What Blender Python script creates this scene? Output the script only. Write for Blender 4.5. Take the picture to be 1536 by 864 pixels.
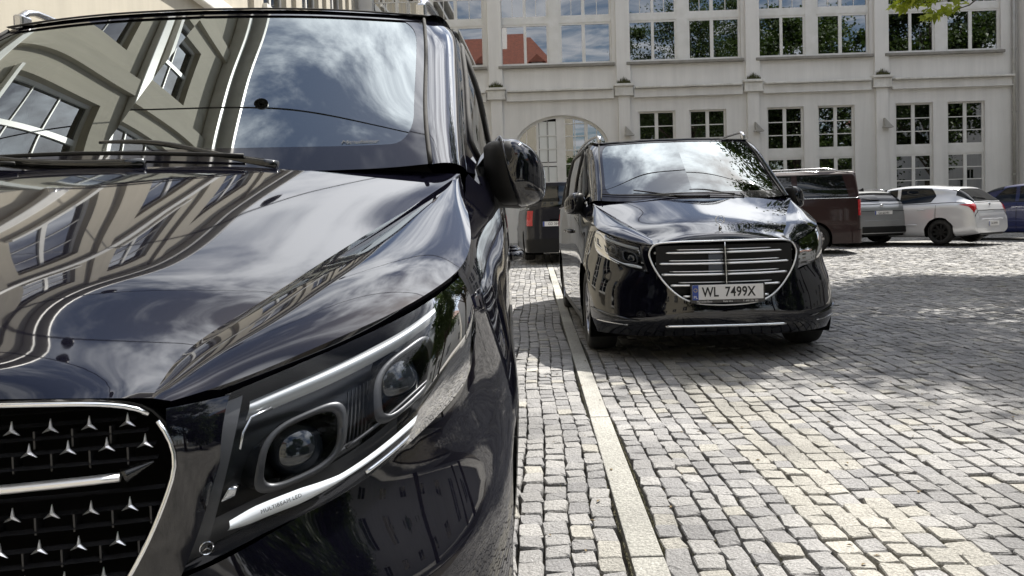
import bpy, bmesh, math, random
import numpy as np
from mathutils import Vector, Matrix
from mathutils.geometry import delaunay_2d_cdt
random.seed(7); RNG = np.random.default_rng(7)
SC = bpy.context.scene; COL = SC.collection
for o in list(bpy.data.objects): bpy.data.objects.remove(o)

# ------------------------------------------------------------------ camera
cd = bpy.data.cameras.new('camera'); cam = bpy.data.objects.new('camera', cd); COL.objects.link(cam)
cd.lens = 36*1241.66/1536; cd.sensor_width = 36; cd.shift_y = -(432-380.62)/1536
cd.clip_start = .05; cd.clip_end = 6000
cam.matrix_world = (Matrix.Translation((0, 0, 1.096)) @ Matrix.Rotation(math.radians(90)-.041, 4, 'X')
                    @ Matrix.Rotation(-.029, 4, 'Z'))
SC.camera = cam
# ------------------------------------------------------------------ sky, sun, exposure
SUN = Vector((.45, .49, 1)).normalized()
SUN_EL = math.asin(SUN.z); SUN_AZ = math.atan2(SUN.x, SUN.y)
wd = bpy.data.worlds.new('World'); SC.world = wd; wd.use_nodes = True
nt = wd.node_tree; nt.nodes.clear()
def N(tree, typ, **kw):
    n = tree.nodes.new(typ)
    for k, v in kw.items():
        if k in n.inputs.keys(): n.inputs[k].default_value = v
        else: setattr(n, k, v)
    return n
out = N(nt, 'ShaderNodeOutputWorld'); bg = N(nt, 'ShaderNodeBackground', Strength=.068)
sky = N(nt, 'ShaderNodeTexSky', sky_type='NISHITA', sun_disc=False, sun_elevation=SUN_EL, sun_rotation=SUN_AZ,
        air_density=1.0, dust_density=1.2, ozone_density=1.2)
tc = N(nt, 'ShaderNodeTexCoord'); sep = N(nt, 'ShaderNodeSeparateXYZ'); nt.links.new(tc.outputs['Generated'], sep.inputs[0])
zm = N(nt, 'ShaderNodeMath', operation='MAXIMUM'); zm.inputs[1].default_value = .06; nt.links.new(sep.outputs[2], zm.inputs[0])
dv = N(nt, 'ShaderNodeVectorMath', operation='DIVIDE'); cmb = N(nt, 'ShaderNodeCombineXYZ')
for i in range(3): nt.links.new(zm.outputs[0], cmb.inputs[i])
nt.links.new(tc.outputs['Generated'], dv.inputs[0]); nt.links.new(cmb.outputs[0], dv.inputs[1])
mp = N(nt, 'ShaderNodeMapping'); mp.inputs['Location'].default_value = (3.1, 1.7, 0); mp.inputs['Scale'].default_value = (1, 1, 0)
nt.links.new(dv.outputs[0], mp.inputs[0])
nz = N(nt, 'ShaderNodeTexNoise', Scale=1.9, Detail=10, Roughness=.62, Distortion=.7); nt.links.new(mp.outputs[0], nz.inputs['Vector'])
mr = N(nt, 'ShaderNodeMapRange', interpolation_type='SMOOTHSTEP'); mr.inputs['From Min'].default_value = .38; mr.inputs['From Max'].default_value = .64
nt.links.new(nz.outputs[0], mr.inputs[0])
mx = N(nt, 'ShaderNodeMix', data_type='RGBA')
# clouds are brighter towards the sun (forward scattering)
dt = N(nt, 'ShaderNodeVectorMath', operation='DOT_PRODUCT'); dt.inputs[1].default_value = tuple(SUN); nt.links.new(tc.outputs['Generated'], dt.inputs[0])
fs = N(nt, 'ShaderNodeMapRange'); fs.inputs[1].default_value = .55; fs.inputs[2].default_value = 1.; fs.inputs[3].default_value = 0; fs.inputs[4].default_value = 1; nt.links.new(dt.outputs['Value'], fs.inputs[0])
f2 = N(nt, 'ShaderNodeMath', operation='POWER'); f2.inputs[1].default_value = 1.6; nt.links.new(fs.outputs[0], f2.inputs[0])
f3 = N(nt, 'ShaderNodeMath', operation='MULTIPLY_ADD'); f3.inputs[1].default_value = 26.; f3.inputs[2].default_value = 9.; nt.links.new(f2.outputs[0], f3.inputs[0])
cc_ = N(nt, 'ShaderNodeVectorMath', operation='SCALE'); cc_.inputs[0].default_value = (.97, .99, 1.03); nt.links.new(f3.outputs[0], cc_.inputs['Scale']); nt.links.new(cc_.outputs[0], mx.inputs[7])
nt.links.new(mr.outputs[0], mx.inputs[0]); nt.links.new(sky.outputs[0], mx.inputs[6])
nt.links.new(mx.outputs[2], bg.inputs[0]); nt.links.new(bg.outputs[0], out.inputs[0])
sd = bpy.data.lights.new('sun', 'SUN'); sd.energy = 5.0; sd.angle = math.radians(.53); sd.color = (1, .955, .88)
so = bpy.data.objects.new('sun', sd); COL.objects.link(so); so.rotation_euler = SUN.to_track_quat('Z', 'Y').to_euler(); so.location = (20, 20, 40)
SC.view_settings.view_transform = 'Standard'; SC.view_settings.look = 'None'
SC.view_settings.exposure = .97; SC.view_settings.gamma = 1; SC.view_settings.use_curve_mapping = False
SC.cycles.max_bounces = 8; SC.cycles.glossy_bounces = 5; SC.cycles.transparent_max_bounces = 12
SC.cycles.caustics_reflective = False; SC.cycles.caustics_refractive = False

# ------------------------------------------------------------------ materials
def mat(name, col, rough=.6, metal=0., ior=1.5, coat=0., coat_rough=.03, spec=.5):
    m = bpy.data.materials.new(name); m.use_nodes = True
    p = m.node_tree.nodes['Principled BSDF']
    p.inputs['Base Color'].default_value = (*col, 1); p.inputs['Roughness'].default_value = rough
    p.inputs['Metallic'].default_value = metal; p.inputs['IOR'].default_value = ior
    p.inputs['Coat Weight'].default_value = coat; p.inputs['Coat Roughness'].default_value = coat_rough
    p.inputs['Specular IOR Level'].default_value = spec
    return m
def noisy(m, col2, scale=8., detail=6., lo=.35, hi=.65, bump=0., bscale=60., coord='Object', rough=.6):
    """mix the base colour with col2 by noise, add fine relief"""
    t = m.node_tree; p = t.nodes['Principled BSDF']; c1 = tuple(p.inputs['Base Color'].default_value)
    tcn = N(t, 'ShaderNodeTexCoord'); n = N(t, 'ShaderNodeTexNoise', Scale=scale, Detail=detail, Roughness=rough)
    t.links.new(tcn.outputs[coord], n.inputs['Vector'])
    r = N(t, 'ShaderNodeMapRange'); r.inputs[1].default_value = lo; r.inputs[2].default_value = hi
    t.links.new(n.outputs[0], r.inputs[0])
    x = N(t, 'ShaderNodeMix', data_type='RGBA'); x.inputs[6].default_value = c1; x.inputs[7].default_value = (*col2, 1)
    t.links.new(r.outputs[0], x.inputs[0]); t.links.new(x.outputs[2], p.inputs['Base Color'])
    if bump:
        n2 = N(t, 'ShaderNodeTexNoise', Scale=bscale, Detail=4); t.links.new(tcn.outputs[coord], n2.inputs['Vector'])
        b = N(t, 'ShaderNodeBump', Strength=bump, Distance=.01); t.links.new(n2.outputs[0], b.inputs['Height'])
        t.links.new(b.outputs[0], p.inputs['Normal'])
    return m
def glassmat(name, tint, ior=1.5, gloss=(1, 1, 1), rough=0.):
    m = bpy.data.materials.new(name); m.use_nodes = True; t = m.node_tree; t.nodes.clear()
    o = N(t, 'ShaderNodeOutputMaterial'); f = N(t, 'ShaderNodeFresnel', IOR=ior); x = N(t, 'ShaderNodeMixShader')
    tr = N(t, 'ShaderNodeBsdfTransparent'); tr.inputs[0].default_value = (*tint, 1)
    g = N(t, 'ShaderNodeBsdfGlossy'); g.inputs[0].default_value = (*gloss, 1); g.inputs['Roughness'].default_value = rough
    t.links.new(f.outputs[0], x.inputs[0]); t.links.new(tr.outputs[0], x.inputs[1]); t.links.new(g.outputs[0], x.inputs[2])
    t.links.new(x.outputs[0], o.inputs[0]); return m
M = {}
M['paint'] = mat('black_paint', (.003, .003, .006), .03, ior=1.62, coat=.25, coat_rough=.0)
M['plastic'] = mat('black_plastic', (.009, .009, .009), .5, spec=.25)
M['gloss_black'] = mat('gloss_black', (.006, .006, .006), .08, ior=1.6)
M['rubber'] = noisy(mat('rubber', (.018, .018, .018), .85), (.03, .029, .027), 20)
M['void'] = mat('void_black', (.003, .003, .003), .9, spec=.1)
M['chrome'] = mat('chrome', (.88, .89, .90), .16, metal=1)
M['star_metal'] = mat('star_metal', (.93, .93, .92), .30, metal=.85)
M['satin'] = mat('satin_metal', (.62, .62, .63), .22, metal=1)
M['alloy'] = mat('alloy_rim', (.38, .38, .40), .25, metal=1)
M['windscreen'] = glassmat('windscreen_glass', (.10, .115, .115), 3.1, (.93, 1, 1))
M['frit'] = mat('glass_border', (.004, .004, .006), .03, ior=1.7)
M['sideglass'] = glassmat('tinted_glass', (.05, .055, .055), 1.95)
M['lens'] = glassmat('lamp_glass', (.92, .94, .96), 1.27, (.6, .6, .6))
M['led'] = mat('light_guide', (.82, .84, .86), .25, ior=1.6)
M['lamp_dark'] = mat('lamp_housing', (.02, .02, .022), .25)
M['lamp_grey'] = mat('lamp_bezel', (.05, .05, .053), .38, metal=.4)
M['lamp_silver'] = mat('lamp_silver', (.34, .35, .36), .4, metal=.6)
M['projector'] = mat('projector_glass', (.01, .012, .016), .02, ior=1.8)
M['plate'] = mat('plate_white', (.78, .77, .76), .35)
M['plateblue'] = mat('plate_blue', (.03, .07, .32), .35)
M['ink'] = mat('ink_black', (.01, .01, .01), .5)
M['seat'] = mat('seat_leather', (.03, .028, .026), .6)
M['red_lamp'] = mat('red_lamp', (.45, .012, .015), .12, ior=1.6, coat=.5)

# ------------------------------------------------------------------ mesh helpers
def link(o, parent=None):
    COL.objects.link(o)
    if parent: o.parent = parent
    return o
def meta(o, label=None, cat=None, group=None, kind=None):
    if label: o['label'] = label
    if cat: o['category'] = cat
    if group: o['group'] = group
    if kind: o['kind'] = kind
    return o
def mesh(name, v, f, m, parent=None, smooth=True, normals=None):
    me = bpy.data.meshes.new(name)
    me.from_pydata([tuple(map(float, p)) for p in v], [], [tuple(int(i) for i in q) for q in f])
    for mm in (m if isinstance(m, (list, tuple)) else [m]): me.materials.append(mm)
    me.validate(); me.update()
    if smooth: me.polygons.foreach_set('use_smooth', [True]*len(me.polygons))
    if normals is not None: me.normals_split_custom_set_from_vertices([tuple(n) for n in normals])
    return link(bpy.data.objects.new(name, me), parent)
def empty(name, loc=(0, 0, 0), rz=0., label=None, cat=None, group=None):
    o = bpy.data.objects.new(name, None); o.empty_display_size = .2; o.location = loc; o.rotation_euler = (0, 0, rz)
    COL.objects.link(o); return meta(o, label, cat, group)
class MB:
    """collects simple shapes into one mesh"""
    def __init__(s): s.v = []; s.f = []
    def add(s, v, f):
        k = len(s.v); s.v += [tuple(p) for p in v]; s.f += [tuple(i+k for i in q) for q in f]; return s
    def box(s, x0, x1, y0, y1, z0, z1, rot=None, piv=None):
        v = [(x, y, z) for z in (z0, z1) for y in (y0, y1) for x in (x0, x1)]
        if rot is not None:
            piv = Vector(piv or (0, 0, 0)); v = [tuple(rot @ (Vector(p)-piv)+piv) for p in v]
        return s.add(v, [(0, 2, 3, 1), (4, 5, 7, 6), (0, 1, 5, 4), (2, 6, 7, 3), (0, 4, 6, 2), (1, 3, 7, 5)])
    def tube(s, pts, r, n=8, cap=True):
        pts = [Vector(p) for p in pts]; rr = r if isinstance(r, (list, tuple)) else [r]*len(pts)
        k = len(s.v); up = None
        for i, p in enumerate(pts):
            d = (pts[min(i+1, len(pts)-1)]-pts[max(i-1, 0)]).normalized()
            if up is None or abs(up.dot(d)) > .97: up = Vector((0, 0, 1)) if abs(d.z) < .9 else Vector((1, 0, 0))
            e = d.cross(up).normalized(); g = e.cross(d); up = g
            ra, rb = rr[i] if isinstance(rr[i], (list, tuple)) else (rr[i], rr[i])
            for j in range(n):
                t = 2*math.pi*j/n; s.v.append(tuple(p+e*(ra*math.cos(t))+g*(rb*math.sin(t))))
        for i in range(len(pts)-1):
            for j in range(n):
                a, b = k+i*n+j, k+i*n+(j+1) % n; s.f.append((a, b, b+n, a+n))
        if cap:
            s.f.append(tuple(k+j for j in range(n))[::-1]); s.f.append(tuple(k+(len(pts)-1)*n+j for j in range(n)))
        return s
    def lathe(s, prof, n=32, axis='x', c=(0, 0, 0), closed=False):
        k = len(s.v)
        for r, h in prof:
            for j in range(n):
                t = 2*math.pi*j/n; q = (r*math.cos(t), r*math.sin(t))
                p = {'x': (h, q[0], q[1]), 'y': (q[0], h, q[1]), 'z': (q[0], q[1], h)}[axis]
                s.v.append((p[0]+c[0], p[1]+c[1], p[2]+c[2]))
        m = len(prof)
        for i in range(m if closed else m-1):
            for j in range(n):
                a, b = k+i*n+j, k+i*n+(j+1) % n; i2 = (i+1) % m
                s.f.append((a, b, k+i2*n+(j+1) % n, k+i2*n+j))
        return s
    def prism(s, loop, d):
        """closed 3-D loop extruded by vector d"""
        n = len(loop); d = Vector(d); v = [tuple(p) for p in loop]+[tuple(Vector(p)+d) for p in loop]
        return s.add(v, [tuple(range(n))[::-1], tuple(range(n, 2*n))]+[(i, (i+1) % n, n+(i+1) % n, n+i) for i in range(n)])
    def build(s, name, m, parent=None, smooth=False, flip=False):
        o = mesh(name, s.v, s.f, m, parent, smooth)
        bm = bmesh.new(); bm.from_mesh(o.data); bmesh.ops.recalc_face_normals(bm, faces=bm.faces); bm.to_mesh(o.data); bm.free()
        return o
def bevel(o, w=.01, seg=2, ang=40):
    md = o.modifiers.new('bevel', 'BEVEL'); md.width = w; md.segments = seg; md.limit_method = 'ANGLE'; md.angle_limit = math.radians(ang)
    return o
def card(x):
    """cardinal natural cubic splines for knots x -> function giving basis matrix"""
    x = np.asarray(x, float); n = len(x); h = np.diff(x)
    A = np.eye(n); B = np.zeros((n, n))
    for i in range(1, n-1):
        A[i, i-1] = h[i-1]; A[i, i] = 2*(h[i-1]+h[i]); A[i, i+1] = h[i]
        B[i, i-1] = 6/h[i-1]; B[i, i] = -6/h[i-1]-6/h[i]; B[i, i+1] = 6/h[i]
    D = np.linalg.solve(A, B)
    def ev(q):
        q = np.atleast_1d(np.asarray(q, float)); k = np.clip(np.searchsorted(x, q)-1, 0, n-2)
        t = (q-x[k]); H = h[k]; s = H-t; I = np.eye(n)
        return ((s/H)[:, None]*I[k]+(t/H)[:, None]*I[k+1]
                + ((s**3/H-H*s)/6)[:, None]*D[k]+((t**3/H-H*t)/6)[:, None]*D[k+1])
    return ev
def spl(pts, n, knots=None):
    p = np.asarray(pts, float)
    if len(p) == 2: return p[0]+(p[1]-p[0])*np.linspace(0, 1, n)[:, None]
    if knots is None:
        knots = np.concatenate([[0], np.cumsum(np.maximum(np.linalg.norm(np.diff(p, axis=0), axis=1), 1e-6)**.7)])
    return card(knots)(np.linspace(knots[0], knots[-1], n)) @ p
def loft(curves, nu, nv):
    c = [spl(k, nu) for k in curves]; c = np.stack(c)               # (k, nu, 3)
    kn = np.linspace(0, 1, len(c)) if len(c) > 2 else None
    if kn is None: return c[0][None]+(c[1]-c[0])[None]*np.linspace(0, 1, nv)[:, None, None]
    B = card(kn)(np.linspace(0, 1, nv)); return np.einsum('vk,kuc->vuc', B, c)
def gridfaces(nv, nu, off=0, flip=False):
    f = []
    for i in range(nv-1):
        for j in range(nu-1):
            a = off+i*nu+j; q = (a, a+1, a+nu+1, a+nu); f.append(q[::-1] if flip else q)
    return f
def grid(name, P, m, parent=None, both=True, flip=False, side=0):
    """P (nv,nu,3); both: add the mirror image too; side -1: only the mirror image"""
    nv, nu = P.shape[:2]; v = P.reshape(-1, 3); fl = gridfaces(nv, nu, 0, flip)
    mv = v*np.array([-1, 1, 1]); mf = gridfaces(nv, nu, 0, not flip)
    if both: return mesh(name, np.vstack([v, mv]), fl+[tuple(i+len(v) for i in q) for q in mf], m, parent)
    return mesh(name, mv if side < 0 else v, mf if side < 0 else fl, m, parent)
def inside(px, py, loop):
    L = np.asarray(loop); r = np.zeros(len(px), bool); n = len(L)
    for i in range(n):
        x0, y0 = L[i]; x1, y1 = L[(i+1) % n]
        c = ((y0 > py) != (y1 > py)); d = (y1-y0) if y1 != y0 else 1e-12
        r ^= c & (px < (x1-x0)*(py-y0)/d+x0)
    return r
def resample(loop, hu):
    L = [np.asarray(p, float) for p in loop]; o = []
    for i in range(len(L)):
        a, b = L[i], L[(i+1) % len(L)]; n = max(1, int(math.ceil(np.linalg.norm((b-a)/hu))))
        for k in range(n): o.append(a+(b-a)*k/n)
    return np.array(o)
def trim2d(outer, holes, hu, inner=True):
    """constrained triangulation of a 2-D region; hu = (step x, step y)"""
    hu = np.asarray(hu, float); loops = [resample(outer, hu)]+[resample(h, hu) for h in holes]
    allb = np.vstack(loops); pts = [tuple(p/hu) for p in allb]; edges = []; k = 0
    for L in loops:
        n = len(L); edges += [(k+i, k+(i+1) % n) for i in range(n)]; k += n
    if inner:
        lo, hi = loops[0].min(0), loops[0].max(0)
        gx, gy = np.meshgrid(np.arange(lo[0]+hu[0]*.5, hi[0], hu[0]), np.arange(lo[1]+hu[1]*.5, hi[1], hu[1]))
        gx, gy = gx.ravel(), gy.ravel(); ok = inside(gx, gy, loops[0])
        for L in loops[1:]: ok &= ~inside(gx, gy, L)
        gx, gy = gx[ok], gy[ok]; G = np.stack([gx, gy], 1)/hu; Bp = allb/hu
        if len(G):
            dmin = np.full(len(G), 9.)
            for q in Bp: dmin = np.minimum(dmin, np.abs(G-q).max(1))
            pts += [tuple(p) for p in G[dmin > .45]]
    vs, es, fs, *_ = delaunay_2d_cdt([Vector(p) for p in pts], edges, [], 0, 1e-6)
    V = np.array([tuple(p) for p in vs])*hu; F = [tuple(f) for f in fs]
    c = np.array([V[list(f)].mean(0) for f in F]); ok = inside(c[:, 0], c[:, 1], loops[0])
    for L in loops[1:]: ok &= ~inside(c[:, 0], c[:, 1], L)
    F = [f for f, k in zip(F, ok) if k]
    used = sorted({i for f in F for i in f}); mp_ = {i: j for j, i in enumerate(used)}
    return V[used], [tuple(mp_[i] for i in f) for f in F]
class Surf:
    """tensor cubic surface; rows (z knots) of stations"""
    def __init__(s, zs, rows, us=None):
        s.zs = np.array(zs, float); s.R = np.array(rows, float)          # (R, S, 2) -> (a, b)
        s.us = np.arange(s.R.shape[1]) if us is None else np.array(us, float)
        s.bu = card(s.us); s.bz = card(s.zs)
    def ev(s, u, z):
        u = np.atleast_1d(u).astype(float); z = np.atleast_1d(z).astype(float)
        ab = np.einsum('ns,nr,rsc->nc', s.bu(u), s.bz(z), s.R); return np.column_stack([ab, z])
    def nrm(s, u, z, e=1e-3):
        du = s.ev(u+e, z)-s.ev(u-e, z); dz = s.ev(u, z+e)-s.ev(u, z-e)
        n = np.cross(du, dz); return n/np.maximum(np.linalg.norm(n, axis=1, keepdims=True), 1e-12)
    def uv(s, p, lo=None, hi=None):
        """(a,b,z) -> (u,z), nearest in plan"""
        lo = s.us[0] if lo is None else lo; hi = s.us[-1] if hi is None else hi
        q = np.linspace(lo, hi, 1601); e = s.ev(q, np.full(len(q), p[2])); k = np.argmin((e[:, 0]-p[0])**2+(e[:, 1]-p[1])**2)
        return (q[k], p[2])
    def ub(s, b, z, lo=4):
        q = np.linspace(lo, s.us[-1]-3, 2001); e = s.ev(q, np.full(len(q), z)); return (q[np.argmin(np.abs(e[:, 1]-b))], z)
    def panel(s, name, outer, holes, m, parent, hu=(.12, .03), side=0, off=0.):
        V, F = trim2d(outer, holes, hu); P = s.ev(V[:, 0], V[:, 1]); n = s.nrm(V[:, 0], V[:, 1])
        cen = np.column_stack([P[:, 0]*0, np.clip(P[:, 1], 1., 4.2), P[:, 2]])
        if ((P-cen)*n).sum() < 0: n = -n
        P = P+n*off
        # orientation
        f0 = F[len(F)//2]; fn = np.cross(P[f0[1]]-P[f0[0]], P[f0[2]]-P[f0[0]])
        if (fn*n[f0[0]]).sum() < 0: F = [f[::-1] for f in F]
        mir = np.array([-1, 1, 1])
        if side > 0: return mesh(name, P, F, m, parent, normals=n)
        if side < 0: return mesh(name, P*mir, [f[::-1] for f in F], m, parent, normals=n*mir)
        k = len(P); return mesh(name, np.vstack([P, P*mir]), F+[tuple(i+k for i in f[::-1]) for f in F], m, parent, normals=np.vstack([n, n*mir]))
# ------------------------------------------------------------------ ground, setts, kerb strip
def gz(y): return .012*max(0., y-9.)
def gzv(y): return .012*np.maximum(0., y-9.)
dirt = noisy(mat('joint_dirt', (.04, .035, .028), .95), (.085, .075, .055), 14, bump=.6, bscale=90)
def stone(name, c1, c2, c3):
    m = mat(name, c1, .75); t = m.node_tree; p = t.nodes['Principled BSDF']; L = t.links
    gi = N(t, 'ShaderNodeNewGeometry'); oi = N(t, 'ShaderNodeObjectInfo'); ad = N(t, 'ShaderNodeMath', operation='ADD'); fr = N(t, 'ShaderNodeMath', operation='FRACT')
    L.new(gi.outputs['Random Per Island'], ad.inputs[0]); L.new(oi.outputs['Random'], ad.inputs[1]); L.new(ad.outputs[0], fr.inputs[0])
    cr = N(t, 'ShaderNodeValToRGB'); cr.color_ramp.elements[0].color = (*c1, 1); cr.color_ramp.elements[1].color = (*c3, 1)
    e = cr.color_ramp.elements.new(.5); e.color = (*c2, 1); L.new(fr.outputs[0], cr.inputs[0])
    tcn = N(t, 'ShaderNodeNewGeometry'); n = N(t, 'ShaderNodeTexNoise', Scale=120., Detail=5., Roughness=.7); L.new(tcn.outputs['Position'], n.inputs['Vector'])
    mrr = N(t, 'ShaderNodeMapRange'); mrr.inputs[1].default_value = .3; mrr.inputs[2].default_value = .7; mrr.inputs[3].default_value = .5; mrr.inputs[4].default_value = 1.4; L.new(n.outputs[0], mrr.inputs[0])
    n3 = N(t, 'ShaderNodeTexNoise', Scale=1.3, Detail=4.); L.new(tcn.outputs['Position'], n3.inputs['Vector'])
    mr3 = N(t, 'ShaderNodeMapRange'); mr3.inputs[1].default_value = .3; mr3.inputs[2].default_value = .7; mr3.inputs[3].default_value = .62; mr3.inputs[4].default_value = 1.2; L.new(n3.outputs[0], mr3.inputs[0])
    mu = N(t, 'ShaderNodeMath', operation='MULTIPLY'); L.new(mrr.outputs[0], mu.inputs[0]); L.new(mr3.outputs[0], mu.inputs[1])
    vm = N(t, 'ShaderNodeVectorMath', operation='SCALE'); L.new(cr.outputs[0], vm.inputs[0]); L.new(mu.outputs[0], vm.inputs['Scale'])
    L.new(vm.outputs[0], p.inputs['Base Color'])
    n2 = N(t, 'ShaderNodeTexNoise', Scale=70., Detail=6., Roughness=.65); L.new(tcn.outputs['Position'], n2.inputs['Vector'])
    b = N(t, 'ShaderNodeBump', Strength=1., Distance=.014); L.new(n2.outputs[0], b.inputs['Height']); L.new(b.outputs[0], p.inputs['Normal'])
    return m
M['sett'] = stone('granite_sett_grey', (.205, .202, .203), (.26, .255, .25), (.32, .312, .30))
M['sett_beige'] = stone('granite_sett_beige', (.29, .279, .25), (.33, .316, .28), (.37, .355, .317))
M['slab'] = stone('granite_slab', (.34, .333, .30), (.36, .353, .32), (.39, .38, .345))
far = stone('far_paving', (.34, .325, .30), (.34, .325, .30), (.34, .325, .30))
tb = far.node_tree; pb = tb.nodes['Principled BSDF']
# ground sheet, dirt joints below the setts; beyond the setts the paving is a texture of the same stones
ys = [-400, -12, -2, 9, 12, 16, 20, 24, 28, 31, 60, 900]; gv = []; gf = []
xs_ = [-900, -30, -6, 0, 6, 14, 30, 900]
for y in ys:
    for x in xs_: gv.append((x, y, gz(min(y, 34))-.045))
for i in range(len(ys)-1):
    for j in range(len(xs_)-1):
        a = i*len(xs_)+j; gf.append((a, a+1, a+1+len(xs_), a+len(xs_)))
ground = mesh('ground', gv, gf, dirt, None, False); meta(ground, kind='structure')
cob = stone('cobble_texture', (.33, .32, .30), (.33, .32, .30), (.33, .32, .30)); t = cob.node_tree; p = t.nodes['Principled BSDF']
gn = N(t, 'ShaderNodeNewGeometry'); vo = N(t, 'ShaderNodeTexVoronoi', Scale=9., feature='DISTANCE_TO_EDGE'); vo.inputs['Randomness'].default_value = .45; t.links.new(gn.outputs['Position'], vo.inputs['Vector'])
mrv = N(t, 'ShaderNodeMapRange'); mrv.inputs[1].default_value = .02; mrv.inputs[2].default_value = .09; t.links.new(vo.outputs['Distance'], mrv.inputs[0])
mxv = N(t, 'ShaderNodeMix', data_type='RGBA'); mxv.inputs[6].default_value = (.06, .055, .045, 1); old = p.inputs['Base Color'].links[0].from_socket
t.links.new(old, mxv.inputs[7]); t.links.new(mrv.outputs[0], mxv.inputs[0]); t.links.new(mxv.outputs[2], p.inputs['Base Color'])
gv2 = []; gf2 = []
def sheet(x0, x1, y0, y1, z=-.004):
    k = len(gv2); n = max(1, int((y1-y0)/3))
    for i in range(n+1):
        y = y0+(y1-y0)*i/n; gv2.extend([(x0, y, gz(y)+z), (x1, y, gz(y)+z)])
    for i in range(n): gf2.append((k+2*i, k+2*i+1, k+2*i+3, k+2*i+2))
sheet(-40, -1.3, -30, 34); sheet(-1.3, 32, 22.5, 34); sheet(-1.3, 32, -30, -1.4); sheet(8., 32, -1.4, 6); sheet(14.6, 32, 6, 22.5)
pv = mesh('paving', gv2, gf2, cob, None, False); meta(pv, kind='structure')
# the granite strip: slabs end to end
SD = Vector((.6325-.395, 11.58-2.48)).normalized(); SP = Vector((.395, 2.48))
def sx(y): return .403+(y-2.48)*(.6325-.395)/(11.58-2.48)
strip = empty('kerb_strip', (0, 0, 0)); strip['kind'] = 'structure'
y = -1.5; k = 0
cuts = [-1.4, .72, 2.62, 4.50, 5.95, 7.36, 9.2, 11.1, 13.0, 14.9, 16.8, 18.7, 20.6, 22.5]
for y0, y1 in zip(cuts[:-1], cuts[1:]):
    mb = MB(); w = .052+.003*random.random(); y0 += .004; y1 -= .004
    mb.prism([(sx(y0)-w, y0, gz(y0)-.05), (sx(y0)+w, y0, gz(y0)-.05), (sx(y1)+w, y1, gz(y1)-.05), (sx(y1)-w, y1, gz(y1)-.05)], (0, 0, .052+.003*random.random()))
    bevel(mb.build('slab', M['slab'], strip), .005, 2)
# setts in columns along the strip
cells = []
def column(off, w):
    y = -1.4+random.random()*.1
    while y < 22.4:
        ln = random.uniform(.085, .13)
        cells.append((off, w, y, ln)); y += ln+random.uniform(.001, .009)
off = .066
while off < 14.:
    w = random.uniform(.074, .094); column(off+w/2, w); off += w+random.uniform(.003, .008)
off = -.066
while off > -1.75:
    w = random.uniform(.074, .092); column(off-w/2, -w); off -= w+random.uniform(.003, .008)
A = np.array(cells); cx = A[:, 0]+.403+(A[:, 2]-2.48)*.0261; cy = A[:, 2]+A[:, 3]/2; ww = np.abs(A[:, 1]); ll = A[:, 3]
cx = cx+.012*np.sin(cy*2.1+A[:, 0]*3)
keep = (cx < np.where(cy < 6, 8., 14.6)) & (cx > -1.3) & (cx < .75*np.abs(cy)+3.2)
cx, cy, ww, ll, A = cx[keep], cy[keep], ww[keep], ll[keep], A[keep]
beige = (A[:, 0] > .56) & (A[:, 0] < 1.02) & (RNG.random(len(cx)) < .75) | (RNG.random(len(cx)) < .07)
def setts_mesh(idx, detail):
    """numpy-built setts: rounded tops with random tilt and height"""
    n = len(idx); x, y, w, l = cx[idx], cy[idx], ww[idx], ll[idx]
    if detail: base = np.array([(-.5, -.40), (-.41, -.5), (.40, -.5), (.5, -.42), (.5, .40), (.42, .5), (-.40, .5), (-.5, .42)])
    else: base = np.array([(-.5, -.5), (.5, -.5), (.5, .5), (-.5, .5)])
    q = len(base); j = RNG.normal(0, .035, (n, q, 2)); b = base[None]+j
    tx, ty, h = RNG.normal(0, .026, n), RNG.normal(0, .026, n), RNG.normal(0, .0022, n)
    rot = RNG.normal(0, .05, n); c, s = np.cos(rot)[:, None], np.sin(rot)[:, None]
    lx, ly = b[..., 0]*w[:, None], b[..., 1]*l[:, None]; X = lx*c-ly*s; Y = lx*s+ly*c
    def ring(f, dz, jz=0.):
        Z = h[:, None]+(tx[:, None]*X+ty[:, None]*Y)*(1 if dz > -.03 else 0)+dz+RNG.normal(0, 1, X.shape)*jz
        return np.stack([X*f+x[:, None], Y*f+y[:, None], Z+gzv(y)[:, None]], -1)
    R = [ring(.92, 0, .0014), ring(.995, -.006, .001), ring(1.0, -.05)]
    cen = np.stack([x, y, h+.0015+gzv(y)], -1)[:, None]
    V = np.concatenate(R+[cen], 1); m = V.shape[1]; F = []
    k = np.arange(q); k2 = (k+1) % q
    tri = np.stack([k, k2, np.full(q, 3*q)], 1)
    quads = np.concatenate([np.stack([r*q+q+k, r*q+q+k2, r*q+k2, r*q+k], 1) for r in range(2)])
    return V, tri, quads, m
def build_np(name, V, tri, quads, m, mt, parent=None, flat=False):
    n = len(V); me = bpy.data.meshes.new(name); vv = V.reshape(-1, 3); off_ = (np.arange(n)*m)[:, None, None]
    T = (tri[None]+off_).reshape(-1, 3); Q = (quads[None]+off_).reshape(-1, 4)
    me.vertices.add(len(vv)); me.vertices.foreach_set('co', vv.ravel().astype(np.float32))
    li = np.concatenate([T.ravel(), Q.ravel()]).astype(np.int32); me.loops.add(len(li)); me.loops.foreach_set('vertex_index', li)
    tot = np.concatenate([np.full(len(T), 3), np.full(len(Q), 4)]).astype(np.int32); st = np.concatenate([[0], np.cumsum(tot)[:-1]]).astype(np.int32)
    me.polygons.add(len(tot)); me.polygons.foreach_set('loop_start', st); me.polygons.foreach_set('loop_total', tot)
    me.polygons.foreach_set('use_smooth', np.full(len(tot), False)); me.materials.append(mt); me.update(calc_edges=True); me.validate()
    return link(bpy.data.objects.new(name, me), parent)
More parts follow.
